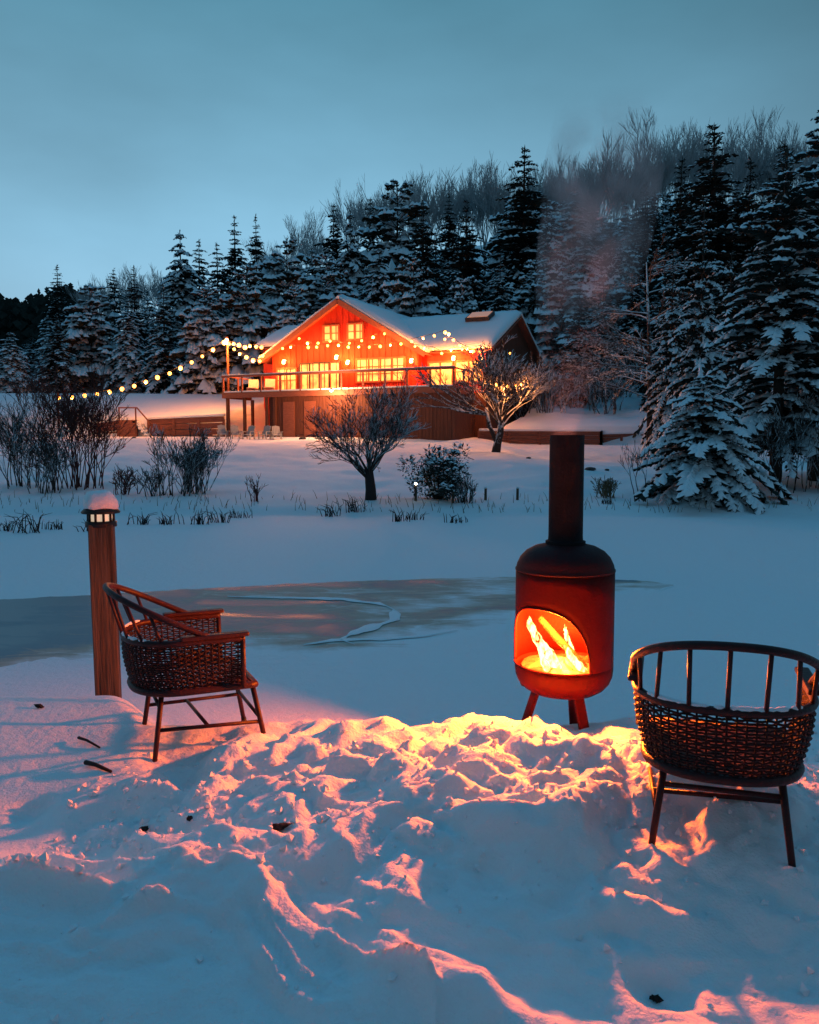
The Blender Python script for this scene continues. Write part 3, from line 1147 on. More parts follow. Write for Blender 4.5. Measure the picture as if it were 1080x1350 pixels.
# ------------------------------------------------------------------ small things on the pad below the deck
def pad_things():
    ch = [(294, 'pale garden chair at the end of the row under the deck corner'), (311, 'pale garden chair, second from the deck corner post'),
          (328, 'pale garden chair, middle of the row under the deck'), (349, 'pale garden chair, second from the dark skirt boards'), (365, 'pale garden chair, closest to the dark skirt boards')]
    rnd = random.Random(2)
    p0 = None
    for i, (px, lab) in enumerate(ch):
        p = at(px, 577, 45.6)
        loc = (p.x, 45.6, gz(p.x, 45.6))
        rz = rnd.uniform(-.5, .5)
        if p0 is None:
            T = thing('garden_chair', lab, 'chair', loc, rz, 'garden chairs below the deck')
            m_ = MB()
            for k in range(5):
                m_.box((-.22 + k * .11, .28, .62), (.095, .03, .72 + .06 * (2 - abs(k - 2))), (-.35, 0, 0))
            m_.build('backrest', M['white'], T)
            m_ = MB()
            m_.box((0, 0, .34), (.56, .52, .04), (.14, 0, 0))
            m_.build('seat', M['white'], T)
            for s in (-1, 1):
                m_ = MB()
                m_.box((s * .33, -.02, .55), (.13, .66, .03))
                m_.build('armrest', M['white'], T)
                for y in (-.26, .24):
                    m_ = MB()
                    m_.box((s * .30, y, .26), (.05, .09, .56))
                    m_.build('leg', M['white'], T)
            T.scale = (.78, .78, .74)
            p0 = T
        else:
            dup(p0, loc, rz, lab, sc=(.78, .78, .74))
    for px, py, Y, s, lab in ((399, 580, 44.5, .28, 'small dark stone half buried on the slope below the deck'), (271, 577, 45, .22, 'small dark stone at the foot of the terrace wall'),
                              (778, 640, 27, .20, 'dark stone poking from the snow past the flue'), (800, 640, 27.5, .12, 'tiny dark stone beside a bigger one past the flue'), (177, 581, 45, .18, 'little stone in the snow below the garden steps'), (697, 617, 33, .13, 'single pebble dark on the slope under the snowy fruit tree')):
        p = at(px, py, Y)
        m_ = MB()
        rr = random.Random(px)
        pr = [(0, -.5), (.5, -.35), (.75, 0), (.6, .35), (.3, .5), (0, .55)]
        m_.lathe([(a * s * rr.uniform(.85, 1.15), b * s * .7) for a, b in pr], 9)
        m_.v = [(x * rr.uniform(.8, 1.2), y * rr.uniform(.8, 1.2), z) for x, y, z in m_.v]
        o = m_.build('rock', M['rockm'])
        o.location = (p.x, Y, gz(p.x, Y) + s * .1)
        tag(o, lab, 'rock', 'stones on the slope')


pad_things()


# ------------------------------------------------------------------ the fire stove
def stove():
    cx, cy = STOVE.x, STOVE.y
    T = thing('chiminea', 'tall rusty steel outdoor stove with an arched mouth and black flue', 'stove', (cx, cy, 0))
    azc, hw = math.atan2(-cy, -cx) - R(30), R(61)
    zb, hh, zt = .612, .305, 1.075
    r = .242
    b = MB()
    low = [(.005, .452), (.06, .452), (.12, .456), (.165, .470), (.20, .492), (.225, .522), (.238, .553), (.242, .585), (.242, zb)]
    b.lathe(low, 96)
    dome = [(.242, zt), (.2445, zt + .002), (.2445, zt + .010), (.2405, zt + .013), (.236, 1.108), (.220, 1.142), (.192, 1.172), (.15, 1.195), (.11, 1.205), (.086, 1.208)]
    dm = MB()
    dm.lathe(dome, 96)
    do = dm.build('domed_lid', M['lid_shade'], T, smooth=True)
    # wall: closed behind, cut to an arch in front
    n = 60
    for i in range(n):
        a0 = azc + hw + (2 * math.pi - 2 * hw) * i / n
        a1 = azc + hw + (2 * math.pi - 2 * hw) * (i + 1) / n
        P = lambda a, z: (r * math.cos(a), r * math.sin(a), z)
        for k in range(4):
            z0, z1_ = zb + (zt - zb) * k / 4, zb + (zt - zb) * (k + 1) / 4
            b.add([P(a0, z0), P(a1, z0), P(a1, z1_), P(a0, z1_)], [(0, 1, 2, 3)])
    arch = lambda t: zb + hh * max(0, 1 - abs(t) ** 2.35) ** (1 / 2.1)
    m_ = 80
    ts = [math.sin(-math.pi / 2 + math.pi * i / m_) for i in range(m_ + 1)]
    for i in range(m_):
        a0, a1 = azc + hw * ts[i], azc + hw * ts[i + 1]
        q0, q1 = arch(ts[i]), arch(ts[i + 1])
        for k in range(4):
            f0, f1 = k / 4, (k + 1) / 4
            b.add([P(a0, q0 + (zt - q0) * f0), P(a1, q1 + (zt - q1) * f0), P(a1, q1 + (zt - q1) * f1), P(a0, q0 + (zt - q0) * f1)], [(0, 1, 2, 3)])
    body = b.build('body', M['metal'], T, smooth=True)
    so = body.modifiers.new('thickness', 'SOLIDIFY')
    so.thickness = .007
    so.offset = -1
    w = body.modifiers.new('weld', 'WELD')
    w.merge_threshold = .0004
    body.modifiers.move(1, 0)
    # rolled edge round the mouth
    e_ = MB()
    pts = [(r * 1.004 * math.cos(azc + hw * t), r * 1.004 * math.sin(azc + hw * t), arch(t)) for t in ts]
    e_.tube(pts, .0055, 6)
    e_.tube([(r * 1.004 * math.cos(azc + hw * (i / 20 - 1)), r * 1.004 * math.sin(azc + hw * (i / 20 - 1)), zb) for i in range(41)], .0055, 6)
    e_.build('mouth_rim', M['metal'], T, smooth=True)
    f_ = MB()
    f_.lathe([(.098, 1.205), (.098, 1.222), (.0855, 1.226), (.084, 1.25), (.084, 1.742), (.078, 1.742), (.078, 1.206)], 48)
    f_.build('flue', M['fluem'], T, smooth=False)
    T_dir = math.atan2(-cy, -cx)
    for da in (-60, 28, 163):
        a = T_dir + R(da)
        l_ = MB()
        c, s = math.cos(a), math.sin(a)
        zf = gz(cx + .22 * c, cy + .22 * s) - .05
        p0, p1 = Vector((.155 * c, .155 * s, .475)), Vector((.235 * c, .235 * s, min(zf, .30)))
        d = (p1 - p0)
        q = d.to_track_quat('X', 'Z').to_matrix()
        l_.box((p0 + p1) / 2, (d.length, .05, .022), q)
        l_.build('leg', M['metal'], T, bevel=.003)
    lamp('fire_light', T, (.15 * math.cos(azc + .2), .15 * math.sin(azc + .2), .852), FIRE_W, (1.0, .128, .008), .04)
    lamp('fire_light', T, (.02 * math.cos(azc), .02 * math.sin(azc), .70), FIRE_W * .10, (1.0, .36, .03), .05)
    sp = lamp('smoke_tint_spot', T, (0, 0, 1.52), 170, (1, .34, .27), .03, 'SPOT')  # spot added inside the flue to light the smoke pink
    sp.data.spot_size = R(60)
    sp.rotation_euler = (R(180) + R(-8), R(-8), 0)
    # embers, logs and flames inside
    o = MB()
    rr = random.Random(3)
    vs = [(0, 0, .635)]
    for ring in (1, 2, 3):
        for j in range(24):
            a = 2 * math.pi * j / 24
            k = .07 * ring
            vs.append((k * math.cos(a), k * math.sin(a), .635 - .014 * ring + rr.uniform(-.012, .012)))
    fs = [(0, 1 + j, 1 + (j + 1) % 24) for j in range(24)]
    for ring in range(2):
        for j in range(24):
            a, c = 1 + ring * 24 + j, 1 + ring * 24 + (j + 1) % 24
            fs.append((a, a + 24, c + 24, c))
    o.add(vs, fs)
    eb = o.build('ember_bed', M['ember'])
    eb.location = (cx, cy, 0)
    tag(eb, 'bed of glowing embers on the floor of the stove', 'embers')

    def log(p, q, rad, lab, seed):
        p, q = Vector(p), Vector(q)
        m2 = MB()
        rn = random.Random(seed)
        K = 9
        m2.tube([p + (q - p) * i / K + Vector((rn.uniform(-1, 1), rn.uniform(-1, 1), rn.uniform(-1, 1))) * .003 for i in range(K + 1)], [rad * rn.uniform(.85, 1.12) for i in range(K + 1)], 10)
        og = m2.build('firewood_log', M['logm'], None, True)
        tag(og, lab, 'log', 'logs burning in the stove')
    log(at(712, 815, 4.13), at(782, 893, 4.02), .020, 'split log leaning diagonally across the burning stove mouth', 1)
    log(at(744, 893, 4.02), at(790, 862, 4.16), .026, 'charred short log lying low at the foot of the flames', 2)
    log(at(690, 897, 4.06), at(760, 892, 4.20), .028, 'charred log lying flat on the embers behind the flames', 3)

    def flame(spine, rad, lab, seed):
        m2 = MB()
        rn = random.Random(seed)
        P_, Rr = [], []
        K = 16
        sp = [Vector(s_) for s_ in spine]
        for i in range(K + 1):
            f = i / K * (len(sp) - 1)
            j = min(int(f), len(sp) - 2)
            f -= j
            p = sp[j] * (1 - f) + sp[j + 1] * f
            P_.append(p + Vector((rn.uniform(-1, 1), rn.uniform(-1, 1), 0)) * .005 * (i / K))
            t = i / K
            Rr.append(rad * (0.55 + .9 * t) * (1 - t) ** .75 * rn.uniform(.8, 1.2) + .0012)
        m2.tube(P_, Rr, 8)
        fo = m2.build('flame', M['flame'], None, True)
        tag(fo, lab, 'flame', 'flames in the stove')
    flame([at(742, 892, 4.00), at(727, 868, 3.99), at(711, 846, 3.99), at(701, 828, 3.99), at(697, 812, 4.0)], .042, 'tallest white hot flame curling up in the stove mouth', 1)
    flame([at(728, 894, 3.99), at(718, 876, 3.98), at(712, 858, 3.98), at(713, 846, 3.98)], .024, 'thin flame hugging the foot of the tallest flame', 5)
    flame([at(772, 888, 3.98), at(762, 876, 3.97), at(750, 862, 3.98), at(744, 850, 3.98)], .030, 'broad low flame under the leaning log', 2)
    flame([at(758, 866, 4.10), at(751, 850, 4.10), at(746, 836, 4.10), at(745, 822, 4.1)], .018, 'small wispy flame above the leaning log', 3)


FIRE_W = 480
stove()


# ------------------------------------------------------------------ wicker chairs
def ushape(hw, xf, xb, n, x0=-.02):
    """n points of a U seen from above, open to +x"""
    pts = []
    K = 200
    for i in range(K + 1):
        t = i / K * 3
        if t < 1:
            pts.append(Vector((xf + (x0 - xf) * t, hw, 0)))
        elif t <= 2:
            a = math.pi / 2 + math.pi * (t - 1)
            ca, sa = math.cos(a), math.sin(a)
            pts.append(Vector((x0 + (x0 - xb) * math.copysign(abs(ca) ** .85, ca), hw * math.copysign(abs(sa) ** .85, sa), 0)))
        else:
            pts.append(Vector((x0 + (xf - x0) * (t - 2), -hw, 0)))
    d = [0]
    for a, b in zip(pts[:-1], pts[1:]):
        d.append(d[-1] + (b - a).length)
    out = []
    j = 0
    for i in range(n):
        s = d[-1] * i / (n - 1)
        while j < K - 1 and d[j + 1] < s:
            j += 1
        f = (s - d[j]) / max(d[j + 1] - d[j], 1e-9)
        out.append(pts[j] * (1 - f) + pts[j + 1] * f)
    return out


def wicker_chair(label, loc, rz):
    T = thing('wicker_chair', label, 'chair', loc, rz, 'wicker chairs by the fire')
    rnd = random.Random(8)
    zs, zr = .355, .578

    def prm(f):
        bul = .012 * math.sin(math.pi * f)
        return .262 + .043 * f + bul, .25, -.262 - .035 * f - bul
    NS = 47
    w = MB()
    st = [[], []]
    for k in range(NS):
        pts = []
        for q in range(6):
            f = q / 5
            p = ushape(*prm(f), NS)[k]
            pts.append((p.x, p.y, zs + (zr - zs) * f))
        w.tube(pts, .0042, 5)
    rows = 20
    fine = (NS - 1) * 4 + 1
    for r_ in range(rows):
        f = (r_ + .5) / rows
        U = ushape(*prm(f), fine)
        pts = []
        for i, p in enumerate(U):
            c = U[min(i + 1, fine - 1)] - U[max(i - 1, 0)]
            nr = Vector((c.y, -c.x, 0)).normalized()
            o = .0055 * math.cos(math.pi * i / 4 + math.pi * (r_ % 2))
            pts.append(p + nr * o + Vector((0, 0, zs + (zr - zs) * f + rnd.uniform(-.0020, .0020))))
        w.tube(pts, .0044 + rnd.uniform(-.0008, .0008), 5)
    w.build('woven_basket', M['wicker'], T, smooth=True)
    e_ = MB()
    U = ushape(*prm(1.0), 60)
    e_.tube([p + Vector((0, 0, zr + .008)) for p in U], .0155, 8)
    e_.build('rim', M['cane'], T, smooth=True)
    e_ = MB()
    U = ushape(prm(0)[0] + .004, .31, prm(0)[2] - .004, 60)
    e_.tube([p + Vector((0, 0, zs - .010)) for p in U] + [U[0] + Vector((0, 0, zs - .01))], .0175, 8)
    e_.build('seat_frame', M['cane'], T, smooth=True)
    s_ = MB()
    x = -.245
    while x < .30:
        a = .262 if x > -.02 else .262 * max(0, 1 - ((-.02 - x) / .245) ** 2.2) ** .5
        if a > .03:
            s_.tube([(x, -a, zs), (x, -a * .4, zs - .006), (x, a * .4, zs - .006), (x, a, zs)], .0068, 5)
        x += .0175
    for y in (-.17, 0, .17):
        s_.tube([(-.22 if y == 0 else -.16, y, zs - .012), (.31, y, zs - .012)], .006, 5)
    s_.build('seat', M['seatm'], T, smooth=True)
    for sg in (1, -1):
        a = MB()
        a.box((.105, sg * .309, zr + .030), (.33, .052, .020))
        a.build('armrest', M['cane'], T, bevel=.006)
        a = MB()
        a.tube([(.245, sg * .296, zs - .01), (.243, sg * .303, .47), (.240, sg * .308, zr + .025)], .0135, 8)
        a.build('arm_post', M['cane'], T, smooth=True)

    d_ = MB()
    U = ushape(*prm(1.0), 120)
    seg = []
    for i in range(34, 88):
        if rnd.random() < .12:
            if len(seg) > 3:
                d_.tube(seg, [.006] + [rnd.uniform(.008, .0125) for _ in seg[2:]] + [.004], 6)
            seg = []
        seg.append(U[i] + Vector((0, 0, zr + .019)))
    if len(seg) > 3:
        d_.tube(seg, [.006] + [rnd.uniform(.008, .0125) for _ in seg[2:]] + [.004], 6)
    d_.build('snow_dusting', M['psnow'], T, smooth=True)

    # bent hoop back
    hoop = ushape(.312, .07, -.372, 61, x0=-.06)
    hz = lambda x: .605 + (.07 - x) / .442 * .215
    H_ = [p + Vector((0, 0, hz(p.x))) for p in hoop]
    h = MB()
    h.tube(H_, .0150, 9)
    h.build('hoop', M['cane'], T, smooth=True)
    RM = ushape(*prm(1.0), 61)
    for k, kr in ((13, 16), (19, 20.5), (24.5, 25.2), (30, 30), (35.5, 34.8), (41, 39.5), (47, 44)):
        a, b = RM[int(round(kr))], H_[int(round(k))]
        sp = MB()
        sp.tube([a + Vector((0, 0, zr)), b], .0082, 7)
        sp.build('spindle', M['cane'], T, smooth=True)
    # legs and stretchers
    J = {}
    for sg in (1, -1):
        for nm, top, foot in (('b', (-.14, sg * .195, zs - .015), (-.195, sg * .245, -.03)), ('f', (.30, sg * .235, zs - .010), (.375, sg * .275, -.03))):
            l_ = MB()
            t_, f_ = Vector(top), Vector(foot)
            l_.tube([t_, (t_ + f_) / 2, f_], [.0135, .0130, .0120], 8)
            lo = l_.build('leg', M['cane'], T, smooth=True)
            c_ = MB()
            d_ = (f_ - t_).normalized()
            c_.tube([f_ - d_ * .05, f_ - d_ * .02, f_ + d_ * .004], [.0145, .0165, .015], 8)
            c_.build('foot_cap', M['black'], lo, smooth=True)
            J[nm, sg] = lambda z, t_=t_, f_=f_: t_ + (f_ - t_) * ((t_.z - z) / (t_.z - f_.z))
    for a, b in ((J['b', 1](.165), J['f', 1](.155)), (J['b', -1](.165), J['f', -1](.155)), (J['b', 1](.265), J['b', -1](.265)), (J['f', 1](.175), J['f', -1](.175)),
                 ((J['b', 1](.165) * .58 + J['f', 1](.155) * .42), (J['b', -1](.165) * .52 + J['f', -1](.155) * .48))):
        s_ = MB()
        s_.tube([a, b], .0095, 7)
        s_.build('stretcher', M['cane'], T, smooth=True)
    return T


def rot2(x, y, a):
    return Vector((x * math.cos(a) - y * math.sin(a), x * math.sin(a) + y * math.cos(a), 0))


a1 = R(24)
o1 = grd(190, 991, .32) - rot2(-.195, -.245, a1) * .92
o1.z = .245
o1.x += .04
CH1 = wicker_chair('dark wicker hoop back chair in profile beside the timber lamp post', o1, a1)
CH1.scale = (.92, .92, .97)
a2 = R(73)
o2 = grd(872, 1122, .32) - rot2(-.195, .245, a2)
o2.z = .285
o2.x -= .06
CH2 = dup(CH1, o2, a2, 'dark wicker hoop back chair seen from behind, facing away past the stove', sc=(.94, .94, .97))

# ------------------------------------------------------------------ lamp post
def lamp_post():
    b = at(144, 922, 4.95)
    T = thing('lamp_post', 'weathered timber post topped by a black solar lamp capped with snow', 'lamp post', (b.x, 4.95, 0), R(14))
    ztop = at(140, 690, 4.95).z
    m_ = MB()
    zs = np.linspace(-.1, ztop, 16)
    m_.tube([(-.018 * (z / ztop), 0, z) for z in zs], [.098 + random.Random(int(z * 99)).uniform(-.001, .001) for z in zs], 4)
    m_.v = [(x * math.cos(.785) - y * math.sin(.785), x * math.sin(.785) + y * math.cos(.785), z) for x, y, z in m_.v]
    m_.build('post', M['post'], T, bevel=.008)
    x = -.016
    c_ = MB()
    c_.lathe([(.070, ztop - .02), (.090, ztop - .018), (.090, ztop + .012), (.076, ztop + .016), (.03, ztop + .016)], 24, (x, 0, 0))
    c_.lathe([(.03, ztop + .068), (.076, ztop + .066), (.108, ztop + .062), (.112, ztop + .070), (.085, ztop + .098), (.04, ztop + .118), (.001, ztop + .124)], 24, (x, 0, 0))
    for k in range(10):
        a = 2 * math.pi * k / 10
        c_.tube([(x + .072 * math.cos(a), .072 * math.sin(a), ztop + .012), (x + .072 * math.cos(a), .072 * math.sin(a), ztop + .07)], .008, 5)
    c_.build('lamp_cap', M['black'], T, smooth=True)
    l_ = MB()
    l_.lathe([(.062, ztop + .016), (.066, ztop + .04), (.062, ztop + .068)], 24, (x, 0, 0))
    l_.build('lens', M['lens'], T, smooth=True)
    s_ = MB()
    pr = [(.094, ztop + .090), (.101, ztop + .106), (.099, ztop + .135), (.086, ztop + .166), (.062, ztop + .186), (.032, ztop + .197), (.001, ztop + .200)]
    s_.lathe(pr, 28, (x, 0, 0))
    rr = random.Random(4)
    s_.v = [(a + .005 * math.sin(b_ * 40 + c * 30), b_ + .005 * math.cos(a * 37), c + .004 * math.sin(a * 60)) for a, b_, c in s_.v]
    s_.build('snow_cap', M['snow'], T, smooth=True)


lamp_post()


# ------------------------------------------------------------------ sticks, leaves and little stakes
def bits():
    for (a, b, r_, lab) in (((103, 956), (131, 966), .006, 'thin dark stick in the snow behind the chair legs'), ((112, 984), (146, 994), .009, 'stubby dark stick on the snow near the lamp post chair')):
        p, q = grd(*a, .36), grd(*b, .36)
        p.z, q.z = gz(p.x, p.y) + .018, gz(q.x, q.y) + .006
        m_ = MB()
        m_.tube([p, p.lerp(q, .4) + Vector((0, 0, .006)), q], [r_ * 1.2, r_, r_ * .7], 6)
        tag(m_.build('stick', M['debris'], None, True), lab, 'stick', 'sticks on the snow')
    for px, py, s, lab in ((371, 1096, .034, 'crumpled dark dead leaf on clean snow before the heap'), (188, 1053, .018, 'dark leaf scrap in a dent below the chair'), (51, 921, .022, 'tiny brown leaf at the bank edge by the lamp post'),
                           (251, 1064, .012, 'speck of bark on the snow between the chair and the leaf'), (869, 1219, .016, 'dark leaf scrap in a footprint before the hoop back chair')):
        p = grd(px, py, .36)
        p.z = gz(p.x, p.y)
        rr = random.Random(px)
        m_ = MB()
        for k in range(4):
            o = Vector((rr.uniform(-1, 1), rr.uniform(-.5, .5), 0)) * s * .6
            n = 7
            vs = [p + o + Vector((math.cos(2 * math.pi * j / n) * s * rr.uniform(.5, 1), math.sin(2 * math.pi * j / n) * s * .6 * rr.uniform(.5, 1), .004 + rr.uniform(0, .018))) for j in range(n)]
            m_.add(vs + [p + o + Vector((0, 0, .022)), p + o], [(j, (j + 1) % n, n) for j in range(n)] + [((j + 1) % n, j, n + 1) for j in range(n)])
        tag(m_.build('dead_leaf', M['debris']), lab, 'leaf', 'dead leaves on the snow')
    sk = [(548, 638, 668, 21.2, 'thin stake with a small bright lamp beside the snowy bush'), (597, 650, 674, 20.9, 'short stake in the tufts beside the snowy bush'), (622, 648, 669, 21.3, 'thin stake next to the pair of open shore stakes'),
          (640, 648, 670, 21.4, 'dark stake on open snow, nearer to the snowy bush'), (682, 646, 671, 21.4, 'lone dark stake on open snow closest to the stove flue')]
    for px, t, b, Y, lab in sk:
        p, q = at(px, b, Y), at(px + .5, t, Y)
        z0 = gz(p.x, Y)
        T = thing('shore_stake', lab, 'stake', (p.x, Y, z0), 0, 'stakes along the far shore')
        hgt = max(q.z - z0, .3)
        m_ = MB()
        m_.tube([(0, 0, -.15), (.005, 0, hgt)], [.038, .033], 7)
        m_.build('stake', M['stake'], T)
        if px == 548:
            m_ = MB()
            m_.lathe([(0, .04), (.03, .02), (.035, -.01), (0, -.03)], 10, (.005, -.02, hgt))
            m_.build('stake_lamp', M['bulbw'], T, True)
        else:
            m_ = MB()
            m_.lathe([(.042, -.005), (.042, .02), (.02, .04), (.001, .045)], 8, (.005, 0, hgt))
            m_.build('snow_cap', M['psnow'], T, True)


bits()


def crumbs():
    rnd = random.Random(17)
    mb = MB()
    n = 0
    while n < 1500:
        x, y = rnd.uniform(-1.4, 1.9), rnd.gauss(3.0, .5)
        if not 1.9 < y < 3.85 or (x - STOVE.x) ** 2 + (y - STOVE.y) ** 2 < .09:
            continue
        if rnd.random() > math.exp(-((y - 3.2) / .5) ** 2) + .15:
            continue
        s_ = .004 + .016 * rnd.random() ** 3
        XS.append((x, y, s_))
        n += 1
    Zs = terrain(np.array([a[0] for a in XS]), np.array([a[1] for a in XS]))
    base = [(1, 0, 0), (-1, 0, 0), (0, 1, 0), (0, -1, 0), (0, 0, 1), (0, 0, -1)]
    fs = [(0, 2, 4), (2, 1, 4), (1, 3, 4), (3, 0, 4), (2, 0, 5), (1, 2, 5), (3, 1, 5), (0, 3, 5)]
    for (x, y, s_), z in zip(XS, Zs):
        q = Euler((rnd.uniform(0, 3), rnd.uniform(0, 3), rnd.uniform(0, 3))).to_matrix()
        mb.add([q @ (Vector(b) * s_ * rnd.uniform(.6, 1.3)) + Vector((x, y, float(z) + s_ * .35)) for b in base], fs)
    tag(mb.build('snow_crumbs', M['psnow']), 'loose crumbs of snow scattered over the churned heap', kind='stuff')


XS = []
crumbs()


# ------------------------------------------------------------------ woody plants
def grow(mb, p, d, ln, r, depth, rnd, spread=.6, upw=.15, nseg=4, kids=3, taper=.6, wob=.12, sides=4, shrink=.68, rmin=.004, droop=0.0):
    pts, rad = [p.copy()], [r]
    q, dd = p.copy(), d.normalized()
    nodes_ = []
    for i in range(nseg):
        dd = (dd + Vector((rnd.uniform(-1, 1), rnd.uniform(-1, 1), rnd.uniform(-1, 1))) * wob + Vector((0, 0, upw - droop)) * .25).normalized()
        q = q + dd * ln / nseg
        pts.append(q.copy())
        rad.append(max(r * (1 - (1 - taper) * (i + 1) / nseg), rmin))
        nodes_.append((q.copy(), dd.copy(), rad[-1]))
    if depth == 0:
        rad[-1] = rmin * .6
    mb.tube(pts, rad, sides if depth > 1 else 3, cap=False)
    if depth <= 0:
        return
    for k in range(kids):
        i = nseg - 1 if k == 0 else rnd.randint(max(0, nseg // 3), nseg - 1)
        q, dd, rr = nodes_[i]
        ax = Vector((rnd.uniform(-1, 1), rnd.uniform(-1, 1), rnd.uniform(-.5, .8)))
        nd = (dd + ax.normalized() * spread * (0.5 if k == 0 else 1)).normalized()
        grow(mb, q, nd, ln * shrink * rnd.uniform(.75, 1.2), max(rr * (.85 if k == 0 else .62), rmin), depth - 1, rnd, spread, upw, max(2, nseg - 1), kids, taper, wob, sides, shrink, rmin, droop)


def shrub(label, px, pbase, ptop, Y, wpx, seed, stems=14, depth=3, m='sbark', group=None, kids=3, name='bare_shrub', stalks=0, upw=.25, rmin=.006):
    p = at(px, pbase, Y)
    z0 = gz(p.x, Y)
    Hh = max(at(px, ptop, Y).z - z0, .15)
    wd = wpx / F * Y / 2
    rnd = random.Random(seed)
    stems = int(stems * 1.35) if stems > 5 else stems
    T = thing(name, label, 'shrub', (p.x, Y, z0), 0, group)
    mb = MB()
    for i in range(stems):
        a = rnd.uniform(0, 2 * math.pi)
        rr = rnd.uniform(0, .75) * wd
        lean = rnd.uniform(-.25, .75) * wd / Hh
        d = Vector((math.cos(a) * lean, math.sin(a) * lean * .6, 1)).normalized()
        grow(mb, Vector((rr * math.cos(a), rr * math.sin(a), -.05)), d, Hh * rnd.uniform(.42, .62), .016 * Y / 22, depth, rnd, .62, upw, 4, kids, .6, .22, 4, .62, rmin * Y / 22)
    for i in range(stalks):
        a = rnd.uniform(0, 2 * math.pi)
        lean = rnd.uniform(.0, .55)
        L_ = Hh * rnd.uniform(.9, 1.5)
        pts = [Vector((0, 0, 0)) + Vector((math.cos(a) * lean * t, math.sin(a) * lean * t * .5, t)) * L_ for t in (0, .33, .66, 1)]
        mb.tube(pts, [.010 * Y / 22, .008 * Y / 22, .006 * Y / 22, .003], 3, False)
    mb.build('stems', M[m], T)
    return T


def shrubs():
    shrub('dense tangled dark shrub with red tips on the shore past the lamp post', 103, 652, 528, 24, 92, 1, 26, 4, 'redtwig')
    shrub('low dark shrub at the shore edge where the photo ends, next to the sapling', 28, 650, 560, 24.5, 66, 2, 16, 4)
    shrub('thin leaning red barked sapling rising over the low shrubs', 36, 600, 505, 30, 30, 3, 3, 4, 'redtwig', upw=.6, name='sapling')
    shrub('low twiggy shrub between the tangled red one and the sapling', 62, 655, 585, 23, 60, 4, 14, 4)
    shrub('wide rounded dark shrub with tall stalks below the deck corner', 250, 664, 588, 22.5, 92, 5, 26, 4, stalks=22)
    shrub('small reddish shrub between the lamp post and the wide rounded shrub', 165, 655, 622, 22.4, 46, 6, 12, 3, 'redtwig')
    shrub('small bare shrub tucked against the wide rounded shrub', 206, 660, 620, 22.0, 40, 7, 12, 3)
    shrub('thin reddish seedling alone on pink snow past the rounded shrub', 338, 668, 630, 21.2, 18, 8, 7, 2, 'redtwig')
    shrub('faint brushy shrub beside the foot of the snowy spruce', 800, 668, 632, 22, 50, 9, 18, 3, 'straw')
    shrub('dark clump of stems at the shore below the flue and the spruce', 800, 682, 655, 20.8, 24, 10, 12, 2)
    shrub('bare whip thin sapling in front of the snowy spruce', 845, 672, 590, 21, 34, 11, 3, 3, upw=.5, name='sapling')
    shrub('twiggy shrub hugging the snowy bush near the stakes', 612, 668, 632, 21.0, 36, 12, 14, 3)
    # small grass tufts along the shore (each stands clear of its neighbours)
    gl = [(8, 692, 18), (38, 694, 40), (72, 690, 16), (120, 692, 20), (186, 684, 24), (223, 684, 22), (263, 684, 26), (292, 682, 22), (315, 676, 14), (436, 674, 22), (466, 672, 26), (528, 680, 20), (545, 678, 14), (600, 682, 14)]
    lab = ['tuft at the very edge of the far shore', 'biggest dark tuft on the open shore before the lamp post', 'little tuft between the biggest tuft and the lamp post', 'tuft showing behind the lamp cap',
           'tuft beside the lamp post snow cap', 'tuft under the small bare shrub', 'tuft at the foot of the wide rounded shrub', 'tuft just past the wide rounded shrub', 'tiny tuft below the reddish seedling', 'spiky tuft beside the dark apple tree trunk', 'round tuft at the apple tree trunk',
           'wide flat tuft between apple tree and snowy bush', 'small tuft beside the lit stake', 'tuft at the foot of the short stake']
    for i, ((px, pb, h), lb) in enumerate(zip(gl, lab)):
        p = grd(px, pb, .12)
        z0 = gz(p.x, p.y)
        rnd = random.Random(i + 50)
        mb = MB()
        for k in range(20):
            a = rnd.uniform(0, 6.28)
            le = rnd.uniform(.1, 1.0)
            hh = h / F * p.y * rnd.uniform(.45, 1.15)
            b = Vector((rnd.gauss(0, .11), rnd.gauss(0, .07), -.03))
            mb.tube([b, b + Vector((math.cos(a) * le * .35, math.sin(a) * le * .3, .6)) * hh, b + Vector((math.cos(a) * le * .9, math.sin(a) * le * .6, 1 - .35 * le)) * hh], [.011, .009, .003], 3, False)
        o = mb.build('grass_tuft', M['sbark_lite'])
        o.location = (p.x, p.y, z0)
        tag(o, 'dark dry grass ' + lb, 'grass tuft', 'grass tufts along the far shore')
    mb = MB()
    rnd = random.Random(77)
    for k in range(520):
        px = rnd.uniform(-100, 1180)
        y = 19.7 + rnd.random() ** 2 * 2.2
        x = (px - 540) / F * y
        z = gz(x, y)
        if z < .05:
            continue
        h = rnd.uniform(.06, .26)
        a = rnd.uniform(-.6, .6)
        mb.tube([(x, y, z - .02), (x + a * h * .5, y, z + h * .6), (x + a * h, y + .02, z + h)], [.008, .006, .002], 3, False)
    tag(mb.build('dry_grass', M['straw']), 'sparse dry grass stalks poking from the far shore snow', kind='stuff')


shrubs()


